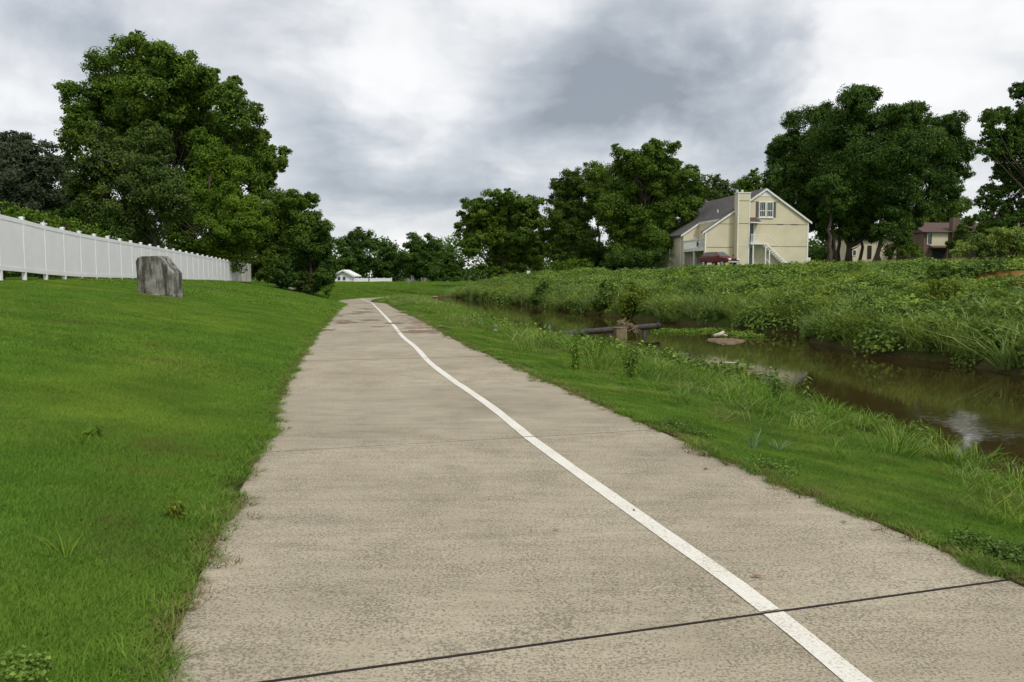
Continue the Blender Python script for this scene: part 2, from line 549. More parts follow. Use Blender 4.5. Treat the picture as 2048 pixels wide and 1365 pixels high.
LEAF = dict(
    lawn=mat_leaf('lawn_blades', (0.080, 0.175, 0.020), (0.130, 0.258, 0.028), (0.190, 0.320, 0.044), patch=(0.205, 0.300, 0.040), patch_scale=0.32, transl=0.3, worn=(0.115, 0.130, 0.036), worn_scale=0.55, var=0.35, var_scale=1.1),
    verge=mat_leaf('verge_blades', (0.066, 0.150, 0.016), (0.115, 0.225, 0.024), (0.180, 0.290, 0.042), patch=(0.215, 0.270, 0.060), patch_scale=0.7, transl=0.3, var=0.5, var_scale=1.6),
    bank=mat_leaf('bank_blades', (0.085, 0.155, 0.026), (0.185, 0.275, 0.058), (0.360, 0.440, 0.180), patch=(0.230, 0.290, 0.048), patch_scale=0.16, transl=0.3, var=0.9, var_scale=0.55),
    reed=mat_leaf('pale_reed_blades', (0.12, 0.20, 0.045), (0.22, 0.31, 0.085), (0.36, 0.44, 0.18), transl=0.3),
    weed=mat_leaf('weed_leaves', (0.065, 0.135, 0.022), (0.135, 0.225, 0.040), (0.23, 0.32, 0.085), patch=(0.21, 0.29, 0.042), patch_scale=0.4, transl=0.25, var=0.7, var_scale=0.8),
    dry=mat_leaf('dry_blades', (0.14, 0.10, 0.045), (0.22, 0.17, 0.075), (0.28, 0.24, 0.11), transl=0.2),
    yellow=mat_leaf('yellow_green_leaves', (0.070, 0.115, 0.014), (0.135, 0.190, 0.020), (0.24, 0.28, 0.035), transl=0.3),
    silver=mat_leaf('silvery_leaves', (0.12, 0.20, 0.13), (0.18, 0.27, 0.18), (0.25, 0.35, 0.25), transl=0.2),
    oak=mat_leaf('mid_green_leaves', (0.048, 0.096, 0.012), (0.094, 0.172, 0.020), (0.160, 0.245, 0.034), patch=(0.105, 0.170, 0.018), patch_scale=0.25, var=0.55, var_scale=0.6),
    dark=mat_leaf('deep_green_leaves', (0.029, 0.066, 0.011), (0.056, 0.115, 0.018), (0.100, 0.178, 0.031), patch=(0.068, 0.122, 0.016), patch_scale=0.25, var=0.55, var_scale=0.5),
    lime=mat_leaf('fresh_green_leaves', (0.046, 0.098, 0.008), (0.086, 0.164, 0.013), (0.145, 0.235, 0.022), patch=(0.115, 0.185, 0.015), patch_scale=0.3, var=0.4, var_scale=0.6),
    olive=mat_leaf('olive_green_leaves', (0.038, 0.076, 0.010), (0.068, 0.118, 0.016), (0.105, 0.165, 0.024), patch=(0.085, 0.130, 0.016), patch_scale=0.3, var=0.45, var_scale=0.6),
    dull=mat_leaf('dull_green_leaves', (0.038, 0.072, 0.014), (0.068, 0.115, 0.022), (0.110, 0.160, 0.036), patch=(0.100, 0.150, 0.022), patch_scale=0.35, var=0.45, var_scale=0.7),
    plum=mat_leaf('purplish_leaves', (0.030, 0.046, 0.022), (0.060, 0.082, 0.042), (0.105, 0.125, 0.072)),
)

# ------------------------------------------------------------------ the lie of the land
WATER_Z = -0.8


def zp_raw(y):
    y = np.asarray(y, float)
    return -0.62 * smooth(20, 78, y) + 1.15 * smooth(88, 165, y)


def on_path(u, v):
    z = 0.0
    for _ in range(12):
        p = hit(u, v, z); z = float(zp_raw(p[1]))
    return p


PL_px = [(340, 1365), (440, 1090), (525, 885), (560, 790), (600, 715), (640, 660), (668, 628), (690, 604)]
PR_px = [(2048, 1185), (1800, 1075), (1600, 990), (1400, 900), (1300, 855), (1150, 790), (1000, 720), (900, 675), (850, 645), (800, 623), (776, 609), (752, 600)]
pl = [on_path(*p) for p in PL_px]
pr = [on_path(*p) for p in PR_px]
_fl = pchip([p[1] for p in pl], [p[0] for p in pl])
_fr = pchip([p[1] for p in pr], [p[0] for p in pr])
# centre line of a path 3.6 m wide
_ys = np.array([-14, -6, 0, 4, 6, 8, 10, 13, 16, 20, 25, 31, 38, 46, 55, 64])
_c = 0.5 * (_fl(_ys) + _fr(_ys))
_ys = np.concatenate([_ys, [72, 78, 84, 90, 96]])
_c = np.concatenate([_c, [-14.5, -15.0, -14.4, -12.4, -9.0]])
path_c = pchip(_ys, _c)


def path_dir(y):
    return (path_c(y + 0.5) - path_c(y - 0.5))


_half = 0.5 * (_fr(np.array([4, 6, 8, 10, 13, 16, 20, 25, 31.])) - _fl(np.array([4, 6, 8, 10, 13, 16, 20, 25, 31.]))) / np.sqrt(1 + path_dir(np.array([4, 6, 8, 10, 13, 16, 20, 25, 31.]))**2)
print('HALF', _half)
_hw = pchip([-20, 4, 8, 13, 20, 31, 50, 80], [_half[0] + 0.07, _half[0] + 0.06, _half[2], _half[4], _half[6], _half[8], 1.62, 1.6])


def PW(y):
    return _hw(y)


def pathL(y):
    return path_c(y) - PW(y) * np.sqrt(1 + path_dir(y)**2)


def pathR(y):
    return path_c(y) + PW(y) * np.sqrt(1 + path_dir(y)**2)


CN_px = [(2048, 935), (1850, 865), (1700, 820), (1600, 778), (1420, 745), (1300, 715), (1150, 690), (1050, 662), (960, 632), (900, 615), (850, 601)]
CF_px = [(2048, 757), (1900, 728), (1750, 712), (1620, 687), (1612, 668), (1480, 660), (1350, 648), (1200, 632), (1050, 612), (950, 600), (905, 592)]
cn = [hit(u, v, WATER_Z) for u, v in CN_px]
cf = [hit(u, v, WATER_Z) for u, v in CF_px]
creekN = pchip([-30, 0] + [p[1] for p in cn] + [110, 135, 180, 400], [8.5, 7.2] + [p[0] for p in cn] + [-9.6, -3, 12, 80])
creekF = pchip([-30, 0, 12] + [p[1] for p in cf] + [125, 150, 200, 400], [16, 13.6, 12.9] + [p[0] for p in cf] + [-3, 6, 22, 95])

FN0 = at(0, 548, 25.0); FN1 = at(500, 564, 83.0)


def fenceX(y):
    return FN0[0] + (FN1[0] - FN0[0]) * (np.asarray(y, float) - 25.0) / 58.0


fence_z = pchip([-30, 10, 25, 47, 83, 130, 220], [1.55, 1.52, 1.48, 1.40, 1.02, 0.75, 0.8])
_bank = pchip([0, 0.5, 1.5, 3.5, 7, 10, 12.5, 20, 30, 60, 400], [-1.0, -0.45, -0.1, 0.40, 1.05, 1.5, 1.75, 2.12, 2.75, 3.1, 4.0])
_cut = pchip([0, 0.5, 1.5, 3.5, 7, 9.2, 10.0, 10.5, 20, 30, 60, 400], [-1.0, -0.45, -0.1, 0.40, 0.95, 1.15, 1.75, 1.9, 2.15, 2.75, 3.1, 4.0])


def Z(x, y):
    x = np.asarray(x, float); y = np.asarray(y, float)
    L, Rr, n, f = pathL(y), pathR(y), creekN(y), creekF(y)
    z0 = zp_raw(y)
    far = smooth(90, 100, y)
    # beyond the bend the path leaves the frame: the meadow closes over it
    L = L; 
    W = np.maximum(L - fenceX(y), 4.0)
    t = np.clip((L - x) / W, 0, None)
    s = np.clip(t, 0, 1); s = s * (1.30 - 0.30 * s)
    zl = z0 + (fence_z(y) - z0) * s + 0.02 * np.clip(L - x - W, 0, 60)
    wr = np.maximum(n - Rr, 0.8)
    t = np.clip((x - Rr) / wr, 0, 1)
    zr = z0 * (1 - t) - 0.03 * smooth(0, 0.1, t) * (1 - t) - 0.97 * t**1.25
    mid = 0.5 * (n + f); half = np.maximum(0.5 * (f - n), 0.5)
    q = np.clip(np.abs(x - mid) / half, 0, 1)
    zc = -1.0 - 0.7 * (1 - q * q)
    o = x - f
    cutm = smooth(23, 27, y) * (1 - smooth(34, 38, y))
    k = 1 - 0.52 * smooth(100, 170, y)
    b = (_bank(np.clip(o, 0, 400)) * (1 - cutm) + _cut(np.clip(o, 0, 400)) * cutm)
    zf = np.where(b > 0, b * k, b)
    bumps = (vnoise(x * 0.5, y * 0.5, 3) - 0.5) * 0.30 * smooth(1.0, 5, o)
    zf = zf + bumps
    lawn = (vnoise(x * 0.35, y * 0.35, 5) - 0.5) * 0.10 + (vnoise(x * 1.3, y * 1.3, 8) - 0.5) * 0.03
    zl = zl + lawn * smooth(0.2, 2.0, L - x)
    zr = zr + lawn * smooth(0.2, 1.5, x - Rr) * (1 - smooth(0.8, 1.0, t))
    on = (x > L) & (x < Rr)
    z = np.where(x <= L, zl, np.where(on, z0, np.where(x < n, zr, np.where(x < f, zc, zf))))
    return z


def Zs(x, y):
    return float(Z(np.array([x]), np.array([y]))[0])


def on_ground(u, v, d0=2.0, d1=300.0):
    """where the photo ray (u, v) first meets the land"""
    d = ray(u, v)
    ys = np.concatenate([np.arange(d0, 60, 0.05), np.arange(60, d1, 0.25)])
    xs = d[0] / d[1] * ys; zs = EYE + d[2] / d[1] * ys
    g = Z(xs, ys)
    i = np.argmax(zs <= g)
    return np.array([xs[i], ys[i], g[i]])


def build_ground():
    def axis(parts):
        out = []
        for a, b, s in parts: out.append(np.arange(a, b, s))
        return np.concatenate(out)
    ys = axis([(-40, -2, 2.0), (-2, 45, 0.28), (45, 110, 0.7), (110, 220, 3), (220, 700, 30), (700, 2600, 190)])
    xs = axis([(-1600, -200, 140), (-200, -60, 10), (-60, -28, 1.2), (-28, 30, 0.26), (30, 60, 1.0), (60, 200, 10), (200, 1700, 150)])
    X, Y = np.meshgrid(xs, ys)
    Zg = Z(X.ravel(), Y.ravel())
    x, y = X.ravel(), Y.ravel()
    # the path's bed lies under the slabs
    on = (x > pathL(y) - 0.02) & (x < pathR(y) + 0.02) & (y < 98)
    Zg = np.where(on, Zg - 0.07, Zg)
    V = np.stack([x, y, Zg], 1)
    ny, nx = X.shape
    idx = np.arange(ny * nx).reshape(ny, nx)
    Fq = np.stack([idx[:-1, :-1].ravel(), idx[:-1, 1:].ravel(), idx[1:, 1:].ravel(), idx[1:, :-1].ravel()], 1)
    o = mesh_np('ground', V, Fq, MAT['ground'], None, True)
    o['kind'] = 'structure'
    n, f = creekN(y), creekF(y)
    soil = smooth(-0.9, -0.2, x - n) * (1 - smooth(0.1, 0.6, x - f))
    soil = soil * (1 - smooth(80, 96, y))
    soil = np.maximum(soil, on * 1.0)
    edge = np.exp(-((x - pathL(y)) / 0.10)**2) + np.exp(-((x - pathR(y)) / 0.10)**2)
    soil = np.maximum(soil, edge * 0.8)
    of = x - f
    cutm = smooth(23, 27, y) * (1 - smooth(34, 38, y))
    clay = cutm * smooth(8.2, 9.2, of) * (1 - smooth(10.4, 11.0, of))
    for nm, arr in (('soil', soil), ('clay', clay)):
        at_ = o.data.attributes.new(nm, 'FLOAT', 'POINT')
        at_.data.foreach_set('value', np.clip(arr, 0, 1).astype(np.float32))


def build_water():
    ys = np.concatenate([np.arange(-30, 40, 0.5), np.arange(40, 120, 1.5), np.arange(120, 260, 6)])
    ts = np.linspace(0, 1, 24)
    n = creekN(ys)[:, None] - 1.0; f = creekF(ys)[:, None] + 0.6
    X = n + (f - n) * ts[None, :]
    Y = np.repeat(ys[:, None], len(ts), 1)
    V = np.stack([X.ravel(), Y.ravel(), np.full(X.size, WATER_Z)], 1)
    ny, nx = X.shape
    idx = np.arange(ny * nx).reshape(ny, nx)
    Fq = np.stack([idx[:-1, :-1].ravel(), idx[:-1, 1:].ravel(), idx[1:, 1:].ravel(), idx[1:, :-1].ravel()], 1)
    o = mesh_np('creek_water', V, Fq, MAT['water'], None, True)
    o['kind'] = 'structure'
    x, y = V[:, 0], V[:, 1]
    d = x - creekN(y)
    rf = smooth(0.5, 0.9, d) * (1 - smooth(1.1, 2.4, d)) * (1 - smooth(12, 16, y)) * smooth(0.35, 0.6, vnoise(x * 0.9, y * 0.9, 91)) * 0.5
    a = o.data.attributes.new('riffle', 'FLOAT', 'POINT')
    a.data.foreach_set('value', np.clip(rf, 0, 1).astype(np.float32))


build_ground()
build_water()

# ------------------------------------------------------------------ the concrete path, slab by slab
LINE_px = [(1708, 1365), (1548, 1232), (1300, 1052), (1062, 880), (985, 818), (900, 758), (860, 727), (832, 697), (806, 675), (790, 655), (776, 640), (765, 628), (752, 615), (742, 606), (722, 598)]
ln = [on_path(*p) for p in LINE_px]
line_x = pchip([-14] + [p[1] for p in ln] + [79, 85, 90, 96], [ln[0][0] + 0.262 * (ln[0][1] + 14)] + [p[0] for p in ln] + [-14.7, -14.1, -12.0, -8.6])


def build_path():
    root = empty('path')
    tag(root, 'long pale concrete path with a white painted line curving away beside the creek', kind='structure')
    # arc length along the centre line
    yy = np.arange(-12, 97, 0.02)
    cx = path_c(yy)
    s = np.concatenate([[0], np.cumsum(np.hypot(np.diff(cx), np.diff(yy)))])
    s0 = np.interp(3.50, yy, s)            # the wide joint in front of the camera
    js = [s0 - 4.1 * k for k in (3, 2, 1)] + [s0] + [s0 + 4.32 + 4.06 * k for k in range(25)]
    rs = random.Random(3)
    for i in range(len(js) - 1):
        wide_a = 0.014 if i == 3 else 0.0055
        wide_b = 0.014 if i + 1 == 3 else 0.0055
        a, b = js[i] + wide_a, js[i + 1] - wide_b
        if b > s[-1]: break
        st = np.linspace(a, b, 10)
        dz = rs.uniform(-0.003, 0.003)
        vs = []
        m = 6
        drop = [-0.012, 0, 0, 0, 0, -0.012]
        for k, sv in enumerate(st):
            y0 = float(np.interp(sv, s, yy)); x0 = float(path_c(y0)); t = float(path_dir(y0))
            nrm = np.array([1, -1.2 * t]) / math.hypot(1, 1.2 * t)
            hw = float(PW(y0)) - 0.004
            offs = [-hw, -hw + 0.015, -0.6, 0.6, hw - 0.015, hw]
            for ofs, dr in zip(offs, drop):
                vs.append((x0 + nrm[0] * ofs, y0 + nrm[1] * ofs, float(zp_raw(y0)) + 0.012 + dz + dr - (0.004 if k in (0, 9) else 0)))
        nv = len(vs)
        vs += [(x, y, z - 0.11) for x, y, z in vs]
        fs = []
        for k in range(9):
            for j in range(m - 1):
                q = k * m + j
                fs.append((q, q + 1, q + m + 1, q + m))
            for j in (0, m - 1):
                q = k * m + j
                f_ = (q, q + m, q + m + nv, q + nv)
                fs.append(f_ if j == 0 else f_[::-1])
        for k in (0, 9):
            for j in range(m - 1):
                q = k * m + j
                f_ = (q + 1, q, q + nv, q + 1 + nv)
                fs.append(f_ if k == 0 else f_[::-1])
        slab = mesh_np('slab', vs, fs, MAT['concrete'], root)
        # the painted line on this slab
        lv = []
        for k, sv in enumerate(np.linspace(a + 0.003, b - 0.003, 14)):
            y0 = float(np.interp(sv, s, yy))
            t = float(line_x(y0 + 0.3) - line_x(y0 - 0.3)) / 0.6
            tc = 1.2 * float(path_dir(y0))
            ofs = (float(line_x(y0)) - float(path_c(y0))) / math.hypot(1, tc) * 1.0
            # move along the cross-slab direction so that the paint ends on the slab
            nrm = np.array([1, -tc]) / math.hypot(1, tc)
            for _ in range(4):
                px, py = float(path_c(y0)) + nrm[0] * ofs, y0 + nrm[1] * ofs
                ofs += (float(line_x(py)) - px) / nrm[0] * 0.9
            px, py = float(path_c(y0)) + nrm[0] * ofs, y0 + nrm[1] * ofs
            z = float(zp_raw(y0)) + 0.016 + dz - (0.004 if k in (0, 13) else 0)
            hwid = 0.056 + rs.uniform(-0.003, 0.003)
            lv += [(px - nrm[0] * hwid, py - nrm[1] * hwid, z), (px + nrm[0] * hwid, py + nrm[1] * hwid, z)]
        lf = [(2 * k, 2 * k + 1, 2 * k + 3, 2 * k + 2) for k in range(13)]
        mesh_np('painted_line', lv, lf, MAT['paint'], slab)
        # joint filler at the slab's near end, its black paints the gap's shade
        y0 = float(np.interp(js[i], s, yy)); x0 = float(path_c(y0)); t = float(path_dir(y0))
        n_ = np.array([1, -1.2 * t]) / math.hypot(1, 1.2 * t); d_ = np.array([-n_[1], n_[0]])
        zt = float(zp_raw(y0)) + 0.004
        mb = MB()
        hw = float(PW(y0)) - 0.02
        c = [(-hw, -wide_a * 1.3), (hw, -wide_a * 1.3), (hw, wide_a * 1.3), (-hw, wide_a * 1.3)]
        P = [(x0 + n_[0] * p + d_[0] * q, y0 + n_[1] * p + d_[1] * q) for p, q in c]
        mb.hexa([(x, y, zt - 0.05) for x, y in P] + [(x, y, zt + 0.002) for x, y in P])
        mb.build('joint_shade_filler', MAT['joint'], root)


build_path()


# ------------------------------------------------------------------ leaves, trees, shrubs
def unit(v):
    return v / (np.linalg.norm(v, axis=-1, keepdims=True) + 1e-9)


def leaf_quads(c, n, L, W, r, fold=0.12):
    """one small folded leaf per centre"""
    N = len(c)
    t = unit(np.cross(n, r.normal(size=(N, 3))))
    b = np.cross(n, t)
    L = np.broadcast_to(np.asarray(L, float), (N,))[:, None]; W = np.broadcast_to(np.asarray(W, float), (N,))[:, None]
    V = np.stack([c - t * L * 0.5, c + b * W * 0.5 + n * W * fold - t * L * 0.05, c + t * L * 0.5 - n * L * fold, c - b * W * 0.5 + n * W * fold - t * L * 0.05], 1)
    return V.reshape(-1, 3), np.arange(4 * N).reshape(N, 4)


def crown_leaves(lobes, leaf, r, density=3.0, clump=0.36, nclump=11, flat=0.85, up=0.35, inner=0.5):
    cs, ns = [], []
    cl_out = []
    for (C, Rr) in lobes:
        C = np.asarray(C, float)
        area = math.pi * Rr * Rr
        N = max(30, int(density * area / (leaf * leaf * 0.30)))
        K = max(6, int(nclump * 1.7 * r.uniform(0.8, 1.2)))
        d = unit(r.normal(size=(K, 3)))
        rad = Rr * (inner + (1.0 - inner) * r.random(K)**0.6)
        cc = C + d * rad[:, None] * np.array([1, 1, flat])
        cl_out.append((C, cc))
        w = r.uniform(0.5, 1.5, K); w /= w.sum()
        k = r.choice(K, N, p=w)
        sz = Rr * clump * r.uniform(0.7, 1.3, K)
        g = r.normal(size=(N, 3))
        gl = np.linalg.norm(g, axis=1, keepdims=True); g = g / gl * np.minimum(gl, 2.2) * np.array([1, 1, 0.72])
        pos = cc[k] + g * sz[k][:, None] * 0.55
        out = (pos - C) / Rr
        nn = unit(0.55 * out + 0.45 * g * 0.6 + np.array([0, 0, up]) + 0.55 * r.normal(size=(N, 3)))
        cs.append(pos); ns.append(nn)
    return np.concatenate(cs), np.concatenate(ns), cl_out


def make_tree(name, label, cat, base, lobes, leafmat, leaf=0.2, trunk_r=0.3, bark='bark', density=3.0, group=None, seed=1, clump=0.42, nclump=14,
              fork=None, twigs=0, trunks=1, inner=0.36, bridge=0.7, depth=0.5, aspect=0.62):
    """base (x, y); lobes = [(u, v, r_px)] as they show at the tree's distance, spread in depth round the trunk"""
    r = np.random.default_rng(seed)
    bx, by = base[0], base[1]
    bz = Zs(bx, by) - 0.1
    LB = []
    us = [l[0] for l in lobes]
    halfw = (max(us) - min(us)) * 0.5 * by / F + 0.5
    for (u, v, rp) in lobes:
        dy = r.uniform(-1, 1) * halfw * depth
        p = at(u, v, by + dy)
        LB.append((p, rp * (by + dy) / F))
    extra = []
    for i in range(len(LB)):
        for j in range(i + 1, len(LB)):
            dd = np.linalg.norm((LB[i][0] - LB[j][0]) * np.array([1, 0.4, 1])); s2 = LB[i][1] + LB[j][1]
            if 0.5 * s2 < dd < 1.45 * s2 and r.random() < bridge:
                extra.append((0.5 * (LB[i][0] + LB[j][0]), 0.30 * s2))
    LB = LB + extra
    LB2 = []; par = []
    for C, Rr in LB:
        if Rr < 0.7:
            LB2.append((C, Rr)); par.append(None); continue
        LB2.append((C, Rr * 0.88)); par.append(None)
        for _ in range(3):
            dd = unit(r.normal(size=3) + np.array([0, 0, 0.25]))
            LB2.append((C + dd * Rr * r.uniform(0.50, 0.88), Rr * r.uniform(0.30, 0.50))); par.append(C)
    LB = LB2
    root = empty(name, (bx, by, bz))
    tag(root, label, cat, group)
    O = np.array([bx, by, bz])
    c, n, cl = crown_leaves(LB, leaf, r, density * 1.75, clump * 0.86, nclump * 0.7, inner=inner)
    keep = c[:, 2] > Z(c[:, 0], c[:, 1]) + 0.1
    c, n = c[keep], n[keep]
    N = len(c)
    V, Fq = leaf_quads(c - O, n, leaf * r.uniform(0.7, 1.4, N), leaf * aspect * r.uniform(0.7, 1.3, N), r)
    # trunk and limbs
    mb = MB()
    zs = np.array([l[0][2] for l in LB])
    cen = np.mean([l[0] for l in LB], 0)
    H = zs.max() - bz
    top = np.array([0.65 * (cen[0] - bx), 0.65 * (cen[1] - by), 0.72 * H])
    for tr in range(trunks):
        off = np.array([r.uniform(-1, 1) * 0.8 * (tr > 0), r.uniform(-1, 1) * 0.8 * (tr > 0), 0])
        pts = []
        for k in range(9):
            t = k / 8
            w = r.normal(size=3) * 0.012 * H * np.array([1, 1, 0]) * (0 < k)
            lean = np.array([top[0] * t**1.5, top[1] * t**1.5, top[2] * t]) + off * (1 + 0.8 * t)
            pts.append(lean + w)
        rad = [trunk_r * (1.45 if k == 0 else 1.0) * (1 - 0.80 * k / 8) * (0.8 if tr else 1) for k in range(9)]
        mb.tube(pts, rad, 9)
        if tr == 0: main = pts
    for (C, cc), pc in zip(cl, par):
        Cl = C - O
        if pc is not None:
            q0 = pc - O
            mb.tube([q0, 0.5 * (q0 + Cl) + r.normal(size=3) * 0.12, Cl], [trunk_r * 0.10, trunk_r * 0.07, trunk_r * 0.03], 4, cap=False)
            continue
        tz = np.clip((Cl[2] - 0.25 * H) / max(top[2], 0.1), 0.15, 0.95)
        s = main[int(tz * 8)]
        midp = 0.5 * (s + Cl) + np.array([0, 0, -0.06 * np.linalg.norm(Cl - s)]) + r.normal(size=3) * 0.15
        rr = trunk_r * 0.22
        mb.tube([s, 0.6 * midp + 0.4 * s, midp, Cl], [rr, rr * 0.8, rr * 0.6, rr * 0.3], 5, cap=False)
        for p in cc[:5]:
            q = p - O
            mb.tube([Cl, 0.5 * (Cl + q) + r.normal(size=3) * 0.1, q], [rr * 0.3, rr * 0.2, rr * 0.08], 4, cap=False)
    if fork is not None:      # a big bare limb: list of (u, v, radius)
        fp = [at(u, v, by) - O for (u, v, _) in fork]
        mb.tube(fp, [q[2] for q in fork], 7)
    mb.build('trunk', MAT[bark], root, True)
    mesh_np('crown', V, Fq, LEAF[leafmat], root)
    if twigs:
        for _ in range(twigs):
            tb = MB()
            C, Rr = LB[r.integers(len(LB))]
            d = unit(r.normal(size=3) + np.array([0, -0.9, 0.35]))
            a = C - O + d * Rr * 0.3
            pts = [a]
            for k in range(5):
                pts.append(pts[-1] + d * Rr * 0.24 + r.normal(size=3) * 0.14)
            tb.tube(pts, [0.05, 0.042, 0.034, 0.026, 0.018, 0.01], 5)
            for k in (2, 3, 4):
                e = unit(d + r.normal(size=3) * 0.7)
                tb.tube([pts[k], pts[k] + e * 0.6, pts[k] + e * 1.1 + r.normal(size=3) * 0.1], [0.022, 0.015, 0.008], 4)
            tb.build('dead_branch', MAT['greybark'], root, True)
    return root


